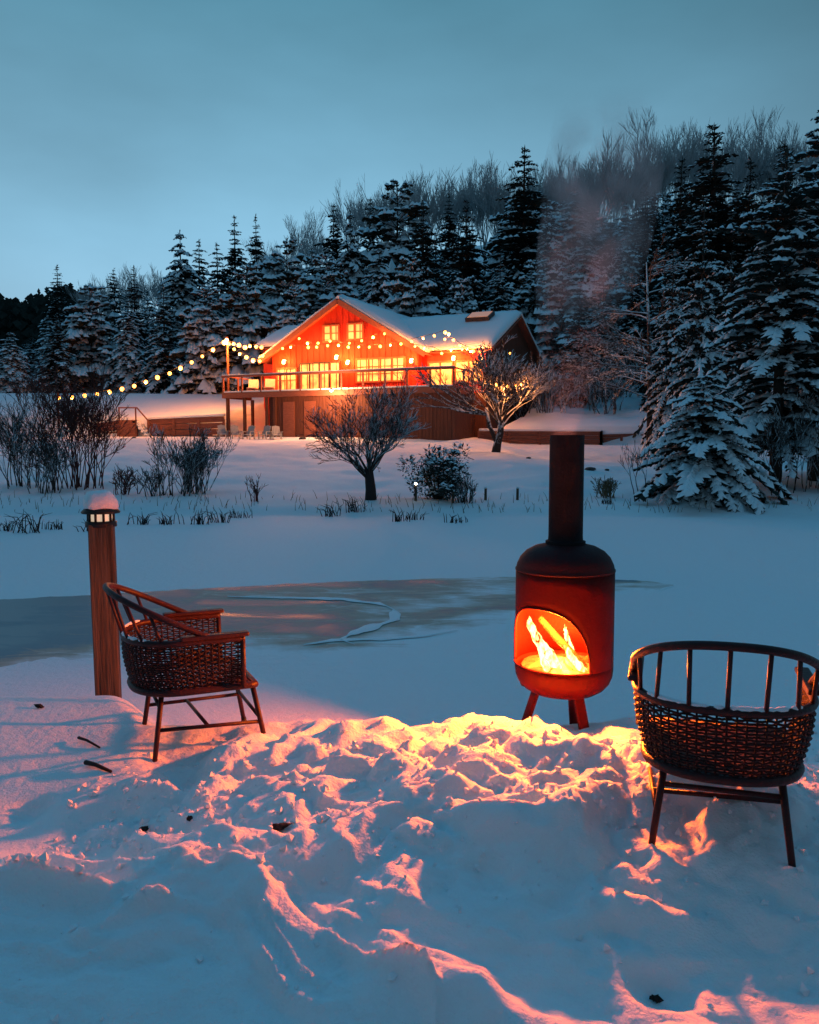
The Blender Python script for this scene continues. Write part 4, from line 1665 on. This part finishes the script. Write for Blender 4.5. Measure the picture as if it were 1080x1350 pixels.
def apple_trees():
    # dark spreading tree before the deck
    p = at(489, 668, 21.5)
    z0 = gz(p.x, 21.5)
    T = thing('apple_tree', 'dark spreading bare apple tree with a short trunk before the deck', 'tree', (p.x, 21.5, z0))
    rnd = random.Random(12)
    k = 21.5 / F
    t = MB()
    t.tube([(0, 0, -.1), (.0, 0, .25), (-.03, 0, .55), (-.06, 0, .80)], [.16, .135, .12, .11], 8)
    t.build('trunk', M['sbark_lite'], T, True)
    b = MB()
    for i in range(18):
        a = i / 18 * 6.28 + rnd.uniform(-.25, .25)
        le = rnd.uniform(.15, 1.0)
        grow(b, Vector((-.05, 0, rnd.uniform(.5, .82))), Vector((math.cos(a) * le, math.sin(a) * le * .8, .75)), rnd.uniform(.56, .86), .038, 5, rnd, .66, .10, 4, 3, .6, .22, 5, .70, .0052)
    b.build('crown', M['sbark'], T)
    # snowy, lamplit fruit tree at the corner of the house
    p = at(656, 608, 36)
    z0 = gz(p.x, 36)
    T = thing('apple_tree', 'snow laden crooked fruit tree hung with bulbs at the cabin corner', 'tree', (p.x, 36, z0))
    rnd = random.Random(5)
    t = MB()
    t.tube([(-.1, 0, -.2), (0, 0, .4), (.12, 0, .9), (.15, 0, 1.5)], [.21, .165, .14, .115], 8)
    t.tube([(0, 0, .3), (-.35, .05, 1.1), (-.5, .1, 1.9)], [.11, .085, .065], 7)
    t.build('trunk', M['sbark'], T, True)
    b = MB()
    for i in range(13):
        a = i / 13 * 6.28 + rnd.uniform(-.25, .25)
        le = rnd.uniform(.3, 1.0)
        grow(b, Vector((.13, 0, rnd.uniform(1.0, 1.5))), Vector((math.cos(a) * le, math.sin(a) * le, .85)), rnd.uniform(.90, 1.25), .046, 5, rnd, .66, .10, 4, 3, .6, .17, 5, .70, .011)
    for i in range(3):
        grow(b, Vector((-.45, .1, 1.6)), Vector((-1, -.1 * i, .25 + .1 * i)), 1.5, .07, 4, rnd, .5, .02, 5, 3, .6, .14, 5, .66, .011)
    b.build('crown', M['sbark_heavy'], T)


apple_trees()


# ------------------------------------------------------------------ conifers
def conifer(name, seed, H, Rr, whorls, nb, twig, snowp, droop, rise, needle, bare=.08, tuft=False, gap=.0, padw=1.0, sm=1.0, top_pow=.85, twl=.34):
    """three meshes: trunk, needles (many small blades on drooping boughs), snow pads lying on the boughs"""
    rnd = random.Random(seed)
    U = rnd.uniform
    tr, nd, sn = MB(), MB(), MB()
    tr.tube([(U(-.02, .02) * H * .15, U(-.02, .02) * H * .15, H * t) for t in (-.02, .25, .5, .75, .98)], [H * .017, H * .014, H * .010, H * .006, H * .0015], 7)
    Z = Vector((0, 0, 1))

    def blade(p, q, w, hang):
        m = p.lerp(q, .45)
        d = (q - p)
        s = d.cross(Z)
        if s.length < 1e-6:
            return
        s.normalize()
        tilt = Z * U(-.25, .25)
        nd.add([p, m + (s + tilt) * w * 1.25, q, m - (s + tilt) * w * 1.25], [(0, 1, 2, 3)])
        nd.add([p.lerp(q, .08), q.lerp(p, .12), m.lerp(q, .4) - Z * hang * U(.6, 1.2) + s * U(-.4, .4) * hang, m - Z * hang * U(.6, 1.3)], [(0, 1, 2, 3)])

    def pad(p, q, w, th):
        d = q - p
        s = d.cross(Z)
        if s.length < 1e-6:
            return
        s.normalize()
        w *= padw
        up = Z * th
        a, b, c, e = U(.12, .3), U(.55, .8), U(.12, .3), U(.55, .8)
        P0, P5 = p, q
        b0, b1 = p + d * a + s * w * U(.6, 1.1), p + d * b + s * w * U(.5, 1.0)
        c0, c1 = p + d * c - s * w * U(.6, 1.1), p + d * e - s * w * U(.5, 1.0)
        t0, t1 = p + d * .3 + up * U(.8, 1.2), p + d * .68 + up * U(.7, 1.1)
        lift = Z * (th * .15 + .004)
        sn.add([v + lift for v in (P0, b0, b1, P5, c1, c0, t0, t1)], [(0, 1, 6), (1, 2, 7, 6), (2, 3, 7), (3, 4, 7), (4, 5, 6, 7), (5, 0, 6)])
    for wv in range(whorls):
        f = bare + (1 - bare) * (wv + U(-.3, .3)) / whorls
        f = min(max(f, bare * .8), .985)
        z = H * f
        L0 = Rr * (1 - f) ** top_pow + .03 * Rr
        n = nb if f < .8 else max(4, nb - 2)
        off, wsc = U(0, 6.28), U(.72, 1.16)
        for k in range(n):
            if rnd.random() < gap:
                continue
            az = off + 6.28 * k / n + U(-.3, .3)
            Lb = L0 * wsc * U(.5, 1.22)
            sp_b = min(1, snowp * U(.25, 1.75))
            hd = Vector((math.cos(az), math.sin(az), 0))
            sd = Vector((-hd.y, hd.x, 0))
            rs, dr = rise * U(.5, 1.4) * (.5 + f * .9), droop * U(.7, 1.35) * (1.2 - .6 * f)
            bend = U(-.12, .12)

            def pos(t):
                return Vector((0, 0, z)) + hd * Lb * t + sd * Lb * bend * t * t + Z * Lb * (rs * t - dr * t * t)
            if Lb > .25 * Rr:
                tr.tube([pos(.0), pos(.5), pos(.95)], [H * .0035, H * .0022, H * .0008], 3, False)
            nt_ = max(3, int(twig * (Lb / Rr) ** .6))
            for i in range(nt_):
                t = .12 + .88 * (i + U(-.3, .3)) / nt_
                t = min(max(t, .08), 1)
                p = pos(t)
                fw = (pos(min(t + .05, 1.05)) - pos(t - .05)).normalized()
                for sg in (-1, 1):
                    if tuft and t < .35:
                        continue
                    l_ = twl * Lb * (1.12 - .72 * t) * U(.65, 1.25) + .02 * Rr
                    dv = (fw * U(.55, 1.0) + sd * sg * U(.6, 1.0) + Z * U(-.22, .12)).normalized()
                    q = p + dv * l_
                    w = l_ * U(.16, .26) * (1.5 if tuft else 1)
                    blade(p, q, w, l_ * .22)
                    if rnd.random() < sp_b:
                        pad(p.lerp(q, U(0, .25)), q.lerp(p, U(-.02, .2)), w * U(.7, 1.15), l_ * U(.10, .2) * sm)
                if rnd.random() < sp_b * 1.15:
                    q = pos(min(t + 1.3 / nt_, 1.02))
                    pad(p, q, Lb * .055 * U(.7, 1.3), Lb * .045 * U(.7, 1.3) * sm)
    # leader
    for k in range(5):
        a = U(0, 6.28)
        p = Vector((0, 0, H * (.93 + .012 * k)))
        blade(p, p + Vector((math.cos(a), math.sin(a), .9)) * H * .02, H * .004, H * .004)
    blade(Vector((0, 0, H * .95)), Vector((.002, 0, H)), H * .004, .001)
    return dict(H=H, R=Rr, trunk=tr.mesh('trunk', M['bark'], True), crown=nd.mesh('crown', needle), snow=sn.mesh('snow', M['psnow'], True))


def bare_tree_mesh(seed, H, mkey, kids=3, depth=6, spread=.42, rmin=.012, trunk=.16):
    rnd = random.Random(seed)
    t, b = MB(), MB()
    t.tube([(0, 0, -.3), (rnd.uniform(-.1, .1), 0, H * .2), (rnd.uniform(-.15, .15), 0, H * .42)], [trunk, trunk * .85, trunk * .6], 6)
    for i in range(7):
        a = i / 7 * 6.28 + rnd.uniform(-.4, .4)
        le = rnd.uniform(.1, .55)
        grow(b, Vector((t.v[-3][0], t.v[-3][1], H * rnd.uniform(.25, .43))), Vector((math.cos(a) * le, math.sin(a) * le, 1)), H * rnd.uniform(.15, .22), trunk * .42, depth - 2, rnd, spread, .35, 3, kids, .6, .13, 4, .74, rmin)
    return dict(H=H, R=H * .25, trunk=t.mesh('trunk', M[mkey], True), crown=b.mesh('crown', M[mkey]), snow=None)


K = {}
K['spruce'] = [conifer('s', 10 + i, 14, 4.2, 31, 8, 11, .36, .55, .30, M['needle'], .05, top_pow=.8) for i in range(3)]
K['spruce_snow'] = [conifer('s', 20 + i, 13, 4.3, 27, 8, 11, .74, .62, .28, M['needle'], .05, padw=1.6, sm=1.8, top_pow=.8) for i in range(3)]
K['pine'] = [conifer('p', 30 + i, 11, 4.6, 19, 8, 10, .66, .34, .34, M['needle2'], .06, tuft=True, gap=.10, padw=1.5, sm=2.4, top_pow=.55, twl=.38) for i in range(3)]
K['dark'] = [conifer('d', 40 + i, 15, 3.9, 34, 8, 11, .20, .50, .32, M['needle'], .05, top_pow=.8) for i in range(3)]
K['open'] = [conifer('o', 50 + i, 14, 4.4, 24, 7, 14, .82, .48, .36, M['needle'], .10, gap=.08, padw=1.0, sm=1.3, twl=.28, top_pow=.8) for i in range(2)]
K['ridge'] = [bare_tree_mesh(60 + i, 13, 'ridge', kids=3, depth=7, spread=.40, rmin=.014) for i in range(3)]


def tree(kind, label, px, ptop, Y, wf=1.0, name='spruce_tree', cat='tree', group=None, base=None, hmin=1.2, rz=None):
    x = (px - CX) / F * Y
    top = at(px, ptop, Y)
    x = top.x
    z0 = gz(x, Y) if base is None else base
    z0 -= .1
    h = max(top.z - z0, hmin)
    v = K[kind][abs(int(px * 7 + Y)) % len(K[kind])]
    sz = h / v['H']
    sx = max(min(sz, 1.35), .62) * wf
    T = thing(name, label, cat, (x, Y, z0), rz if rz is not None else (px * 1.7) % 6.28, group)
    for part in ('trunk', 'crown', 'snow'):
        if v[part] is not None:
            put('snow_clumps' if part == 'snow' else part, v[part], T, sc=(sx, sx, sz))
    return T


g1 = 'conifers of the wood behind the cabin'
FOREST = [
    # kind, px, top px, depth, width, label
    ('dark', 75, 348, 96, 1.0, 'lone dark spruce spiking above the low wood at the far end of the skyline'),
    ('spruce_snow', 14, 455, 66, .8, 'short snowy spruce at the edge of the white field near the sapling'),
    ('spruce_snow', 65, 420, 74, .9, 'pale snowy spruce at the edge of the wood below the lone dark spike'),
    ('pine', 118, 372, 70, .95, 'broad snow clumped pine where the wood begins past the field'),
    ('spruce', 150, 352, 84, .9, 'thin spruce top poking out behind the broad clumped pine'),
    ('dark', 176, 348, 70, .8, 'narrow black spruce between the clumped pine and the snowy spire'),
    ('open', 215, 372, 66, .95, 'spruce with long white horizontal boughs above the bulb row'),
    ('spruce_snow', 237, 302, 76, .9, 'tall snowy spire spruce above the bulb row'),
    ('spruce', 262, 314, 82, .9, 'spruce half hidden between the snowy spire and the twin tops'),
    ('dark', 309, 283, 82, .85, 'fatter of the twin dark spruce tops on the skyline before the gable'),
    ('dark', 337, 281, 83, .68, 'slimmer of the twin dark spruce tops, needle thin'),
    ('spruce', 286, 318, 76, .9, 'dark spruce below and beside the twin tops'),
    ('pine', 270, 372, 62, .8, 'reddish snow clumped pine behind the lamp pole'),
    ('pine', 325, 345, 63, .85, 'brown lit pine rising over the left eave of the gable'.replace('left eave', 'low eave')),
    ('pine', 378, 312, 69, .9, 'round headed dark pine on the skyline before the gable apex'),
    ('pine', 388, 372, 61, .75, 'snow clumped pine touching the roof rake of the gable'),
    ('spruce', 440, 266, 78, .9, 'dark spruce point straight above the gable apex'),
    ('spruce_snow', 462, 276, 76, .8, 'second spruce point above the gable apex, snowier'),
    ('pine', 430, 330, 66, .85, 'reddish pine mass behind the gable apex'),
    ('spruce', 488, 258, 84, .85, 'spruce top between the apex pair and the big frosted pine'),
    ('pine', 524, 238, 80, .95, 'big frosted pine standing highest above the middle of the roof'),
    ('spruce_snow', 500, 322, 68, .85, 'snow clumped spruce over the valley of the roof'),
    ('dark', 558, 262, 72, 1.0, 'dark cone shaped spruce above the roof valley, red lit'),
    ('pine', 545, 335, 62, .8, 'snowy pine directly behind the roof valley'),
    ('spruce', 592, 254, 86, .9, 'spruce top behind the dark cone and the broad brown spruce'),
    ('dark', 615, 262, 70, 1.15, 'broad brown black spruce behind the skylight'),
    ('pine', 610, 360, 60, .7, 'small clumped pine just over the wing ridge'),
    ('open', 660, 330, 63, .8, 'white boughed spruce over the skylight end of the wing'),
    ('spruce', 692, 190, 72, 1.15, 'tallest spruce in the picture centre rising over the wing gable'.replace('in the picture centre ', '')),
    ('spruce_snow', 722, 275, 70, .8, 'snowy spruce tucked beside the tallest spruce'),
    ('pine', 742, 340, 62, .85, 'frosted pink pine behind the smoke, next to the wing gable'),
    ('spruce_snow', 772, 300, 70, .9, 'snowy spruce veiled by the middle of the smoke'),
    ('pine', 800, 345, 64, .8, 'frosted pine between smoke and snowy larch'),
    ('spruce_snow', 828, 300, 68, .8, 'snowy spruce just past the smoke'),
    ('dark', 852, 236, 78, .8, 'dark narrow spruce between the smoke and the black giant'),
    ('dark', 942, 160, 62, 1.3, 'black giant spruce with the highest tip on the wooded ridge'),
    ('dark', 900, 205, 68, 1.0, 'dark spruce shoulder to shoulder with the black giant'),
    ('dark', 990, 205, 60, 1.0, 'dark spruce filling the gap past the black giant'),
    ('dark', 1034, 183, 58, 1.1, 'dark spruce tip between the black giant and the frame edge'.replace('frame edge', 'tall edge tree')),
    ('spruce', 1012, 300, 46, .9, 'spruce in shade under the dark tips, behind the open larch'),
    ('spruce', 1085, 190, 52, 1.0, 'spruce partly cut off at the edge of the view'),
    ('spruce', 890, 330, 52, .9, 'shaded spruce filling the wood behind the snowy larch'),
    ('dark', 965, 330, 44, .9, 'shaded spruce filling the wood behind the snow covered young spruce'),
]
for k_, px, tp, Y, wf, lab in FOREST:
    tree(k_, lab, px, tp, Y, wf, 'pine_tree' if k_ == 'pine' else 'spruce_tree', group=g1)
# lower filling row of the wood: alike and half hidden
rnd = random.Random(9)
for i in range(68):
    px = -60 + (i % 34) * 36 + rnd.uniform(-14, 14)
    if 340 < px < 700:
        tp, Y = rnd.uniform(345, 400), rnd.uniform(70, 76)
    elif px <= 340:
        tp, Y = rnd.uniform(405, 455) - max(0, px - 60) * .18, rnd.uniform(66, 74)
    else:
        tp, Y = rnd.uniform(330, 400), rnd.uniform(56, 66)
    if i >= 34:
        tp, Y = np.interp(px, [-60, 60, 150, 240, 310, 440, 520, 600, 700, 800, 880, 940, 1080], [440, 430, 395, 350, 335, 310, 285, 290, 270, 265, 245, 235, 225]) + rnd.uniform(0, 28), rnd.uniform(78, 88)
    tree(rnd.choice(['spruce', 'spruce_snow', 'pine', 'spruce_snow'] if i < 34 else ['spruce', 'dark', 'spruce_snow']), 'half hidden snowy conifer low down in the wood behind the front trees', px, tp, Y, .95, 'conifer_tree', group='half hidden conifers filling the wood')
for i in range(18):
    px = 680 + i * 13 + rnd.uniform(-6, 6)
    tree(rnd.choice(['spruce', 'spruce_snow', 'pine']), 'half hidden snowy conifer high on the hill behind the smoke', px, rnd.uniform(245, 300), rnd.uniform(80, 92), 1.0, 'conifer_tree', group='conifers high on the hill behind the smoke')
# bare crowns along the ridge
rd = [(395, 285), (418, 296), (466, 250), (500, 246), (540, 228), (560, 222), (585, 232), (622, 226), (640, 218), (658, 222), (672, 226), (725, 210), (745, 208), (768, 214), (795, 190), (812, 196), (838, 200), (866, 172), (885, 176), (905, 168), (925, 170), (965, 178), (1005, 176), (1020, 170), (1050, 168), (1065, 176),
      (125, 362), (140, 364), (172, 352), (205, 345), (352, 322), (365, 318), (510, 240), (605, 230), (708, 218), (782, 200), (852, 184), (945, 176), (985, 172)]
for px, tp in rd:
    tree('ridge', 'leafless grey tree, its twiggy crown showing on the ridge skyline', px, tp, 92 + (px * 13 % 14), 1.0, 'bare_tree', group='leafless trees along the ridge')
# far low wood beyond the field
mb = MB()
rnd = random.Random(31)
for k in range(900):
    Y = rnd.uniform(104, 122)
    px = rnd.uniform(-260, 130)
    x = (px - CX) / F * Y
    z = gz(x, Y)
    h = max(at(px, 386 + 10 * math.sin(px * .05) + rnd.uniform(-3, 14), Y).z - z, 2)
    for q in range(11):
        zz = z + h * rnd.uniform(.0, 1)
        w = rnd.uniform(.8, 1.7) * (1.15 - (zz - z) / h * .8)
        a = rnd.uniform(0, 3.14)
        c = Vector((x + rnd.uniform(-.6, .6), Y + rnd.uniform(-.6, .6), zz))
        d = Vector((math.cos(a), math.sin(a), rnd.uniform(-.3, .3))) * w
        mb.add([c - d, c + Vector((0, 0, w * .7)), c + d, c - Vector((0, 0, w * .9))], [(0, 1, 2, 3)])
tag(mb.build('far_wood', M['needle']), 'low dark wood far beyond the white field', kind='stuff')


# near trees on the far shore, richer meshes
def near_trees():
    K['young'] = [conifer('y', 71, 3.6, 2.15, 21, 8, 21, .84, .66, .34, M['needle'], .02, padw=1.25, sm=1.7, top_pow=.85, gap=.10, twl=.28)]
    K['bigopen'] = [conifer('g', 73, 10.5, 2.3, 30, 6, 15, .85, .55, .36, M['needle'], .12, gap=.14, padw=1.2, sm=1.5, twl=.28, top_pow=.5)]
    rb = random.Random(75)
    nb_, sb_, tb_ = MB(), MB(), MB()
    Hb, Rb = 1.5, .95
    for i in range(9):
        a = i * .7
        tb_.tube([(0, 0, -.1), (.25 * math.cos(a), .25 * math.sin(a), Hb * .3), (.6 * math.cos(a) * rb.uniform(.4, 1), .6 * math.sin(a) * rb.uniform(.4, 1), Hb * rb.uniform(.5, .8))], [.035, .025, .012], 5)
    lobes = [(rb.gauss(0, .48), rb.gauss(0, .38), rb.uniform(.12, 1.0) + rb.random() ** 3 * .5, rb.uniform(.12, .30)) for _ in range(40)]
    for k in range(4200):
        lx, ly, lz, lr = rb.choice(lobes)
        d = Vector((rb.gauss(0, 1), rb.gauss(0, 1), rb.gauss(.15, .9))).normalized()
        c = Vector((lx, ly, lz)) + d * lr * rb.uniform(.5, 1.05)
        if c.z < .02:
            continue
        q = c + (d + Vector((rb.uniform(-.6, .6), rb.uniform(-.6, .6), rb.uniform(-.2, .6)))) * rb.uniform(.05, .11)
        sd = (q - c).cross(Vector((rb.uniform(-1, 1), rb.uniform(-1, 1), 1))).normalized() * rb.uniform(.014, .03)
        m_ = c.lerp(q, .5)
        nb_.add([c, m_ + sd, q, m_ - sd], [(0, 1, 2, 3)])
        if d.z > .35 and rb.random() < .42:
            w = rb.uniform(.03, .075)
            ring = [q + Vector((math.cos(a_ * 1.047) * w * rb.uniform(.6, 1.2), math.sin(a_ * 1.047) * w * rb.uniform(.6, 1.2), 0)) for a_ in range(6)]
            sb_.add(ring + [q + Vector((0, 0, w * .6))], [(a_, (a_ + 1) % 6, 6) for a_ in range(6)])
    K['bush'] = [dict(H=Hb, R=Rb, trunk=tb_.mesh('trunk', M['bark'], True), crown=nb_.mesh('crown', M['needle']), snow=sb_.mesh('snow', M['psnow'], True))]
    tree('young', 'snow laden young spruce with boughs down to the shore, before the tall trees', 928, 488, 21.5, 1.12, rz=.4)
    tree('bush', 'round snow dusted evergreen bush beside the dark apple tree', 578, 588, 21.6, 1.0, 'evergreen_bush', 'shrub')
    tree('bigopen', 'tall dark trunked tree with long white boughs behind the young spruce', 1038, 190, 23.5, 1.15, group=g1, rz=1.0)
    tree('bigopen', 'tall snowy boughed tree cut off by the edge of the view', 1092, 128, 25, 1.05, group=g1, rz=2.2)
    tree('open', 'white boughed spruce rising between the young spruce and the black giant', 930, 255, 33, .62, group=g1, rz=2.6)
    tree('open', 'slim white boughed spruce beside the bare larch and the young spruce', 888, 330, 36, .55, group=g1, rz=.9)
    for i, (px, tp, Y, w, lab) in enumerate(((722, 498, 50, 70, 'frosted pale shrub on the terrace behind the stove flue'), (762, 486, 53, 90, 'tall frosted shrub on the terrace under the smoke'), (800, 500, 51, 70, 'frosted shrub at the terrace end beside the bare larch'), (690, 508, 52, 50, 'low frosted shrub between the cabin wing and the flue'), (825, 480, 55, 80, 'frosted thicket under the bare larch'))):
        shrub(lab, px, 548, tp, Y, w, 120 + i, 14, 4, 'sbark_heavy', 'frosted shrubs on the terrace', name='frosted_shrub', upw=.2, rmin=.007)
    # bare larch with snow along its boughs
    Y = 38
    p = at(856, 566, Y)
    z0 = gz(p.x, Y)
    h = at(846, 340, Y).z - z0
    T = thing('larch_tree', 'bare larch with long snow lined boughs beside the smoke', 'tree', (p.x, Y, z0))
    rn = random.Random(3)
    t = MB()
    t.tube([(0, 0, -.2), (.0, 0, h * .3), (-.1, 0, h * .6), (-.3, 0, h * .98)], [.14, .12, .08, .02], 7)
    t.build('trunk', M['sbark'], T, True)
    b = MB()
    for i in range(46):
        f = rn.uniform(.28, .97)
        a = rn.uniform(0, 6.28)
        L_ = h * .30 * (1.15 - f * .75) * rn.uniform(.7, 1.2)
        grow(b, Vector((-.3 * max(0, f - .3), 0, h * f)), Vector((math.cos(a), math.sin(a), .35)), L_, .035, 3, rn, .5, -.05, 5, 4, .55, .10, 4, .5, .016, droop=.12)
    b.build('crown', M['sbark_heavy'], T)
    # bare stems low at the edge of the view
    for i, (px, tp, lab) in enumerate(((1022, 560, 'bare sapling beside the dark trunk at the shore'), (1058, 540, 'thicker bare stemmed sapling past the dark trunk'), (1074, 585, 'small bare sapling at the edge of the view on the shore'))):
        shrub(lab, px, 676, tp, 22 + i * .4, 50, 90 + i, 5, 4, 'sbark', 'saplings under the tall shore trees', name='sapling', upw=.5)


near_trees()


# ------------------------------------------------------------------ smoke from the flue
def smoke():
    path = [(.753, 4.10, 1.72), (.755, 4.12, 1.80), (.785, 4.22, 2.00), (.86, 4.40, 2.25), (.97, 4.65, 2.60), (1.09, 4.95, 3.00), (1.16, 5.15, 3.35), (1.20, 5.30, 3.65), (1.20, 5.40, 3.85)]
    rad = [.05, .08, .14, .21, .29, .34, .36, .33, .15]
    mb = MB()
    mb.tube(path, rad, 14)
    m = bpy.data.materials.new('smoke')
    m.use_nodes = True
    t = m.node_tree
    for n in list(t.nodes):
        t.nodes.remove(n)
    o = t.nodes.new('ShaderNodeOutputMaterial')
    v = t.nodes.new('ShaderNodeVolumePrincipled')
    v.inputs['Color'].default_value = (1.0, 0.80, 0.80, 1)  # pink of the fire glow put into the smoke colour
    v.inputs['Anisotropy'].default_value = 0.0
    c = t.nodes.new('ShaderNodeTexCoord')
    n = t.nodes.new('ShaderNodeTexNoise')
    n.inputs['Scale'].default_value = 4.2
    n.inputs['Detail'].default_value = 4
    n.inputs['Distortion'].default_value = .6
    t.links.new(c.outputs['Object'], n.inputs['Vector'])
    r = t.nodes.new('ShaderNodeMapRange')
    r.inputs[1].default_value = .42
    r.inputs[2].default_value = .76
    r.inputs[3].default_value = 0.0
    r.inputs[4].default_value = 2.9
    t.links.new(n.outputs[0], r.inputs[0])
    sx_ = t.nodes.new('ShaderNodeSeparateXYZ')
    t.links.new(c.outputs['Object'], sx_.inputs[0])
    fade = r
    for a_, b_ in ((2.05, 3.0), (3.84, 3.25)):
        k_ = t.nodes.new('ShaderNodeMapRange')
        k_.interpolation_type = 'SMOOTHSTEP'
        k_.inputs[1].default_value, k_.inputs[2].default_value = min(a_, b_), max(a_, b_)
        k_.inputs[3].default_value, k_.inputs[4].default_value = (0.03, 1) if a_ < b_ else (1, 0)
        t.links.new(sx_.outputs['Z'], k_.inputs[0])
        m_ = t.nodes.new('ShaderNodeMath')
        m_.operation = 'MULTIPLY'
        t.links.new(fade.outputs[0], m_.inputs[0])
        t.links.new(k_.outputs[0], m_.inputs[1])
        fade = m_
    t.links.new(fade.outputs[0], v.inputs['Density'])
    t.links.new(v.outputs[0], o.inputs['Volume'])
    ob = mb.build('smoke', m)
    tag(ob, 'thin pinkish smoke drifting up from the stove flue', kind='stuff')


smoke()
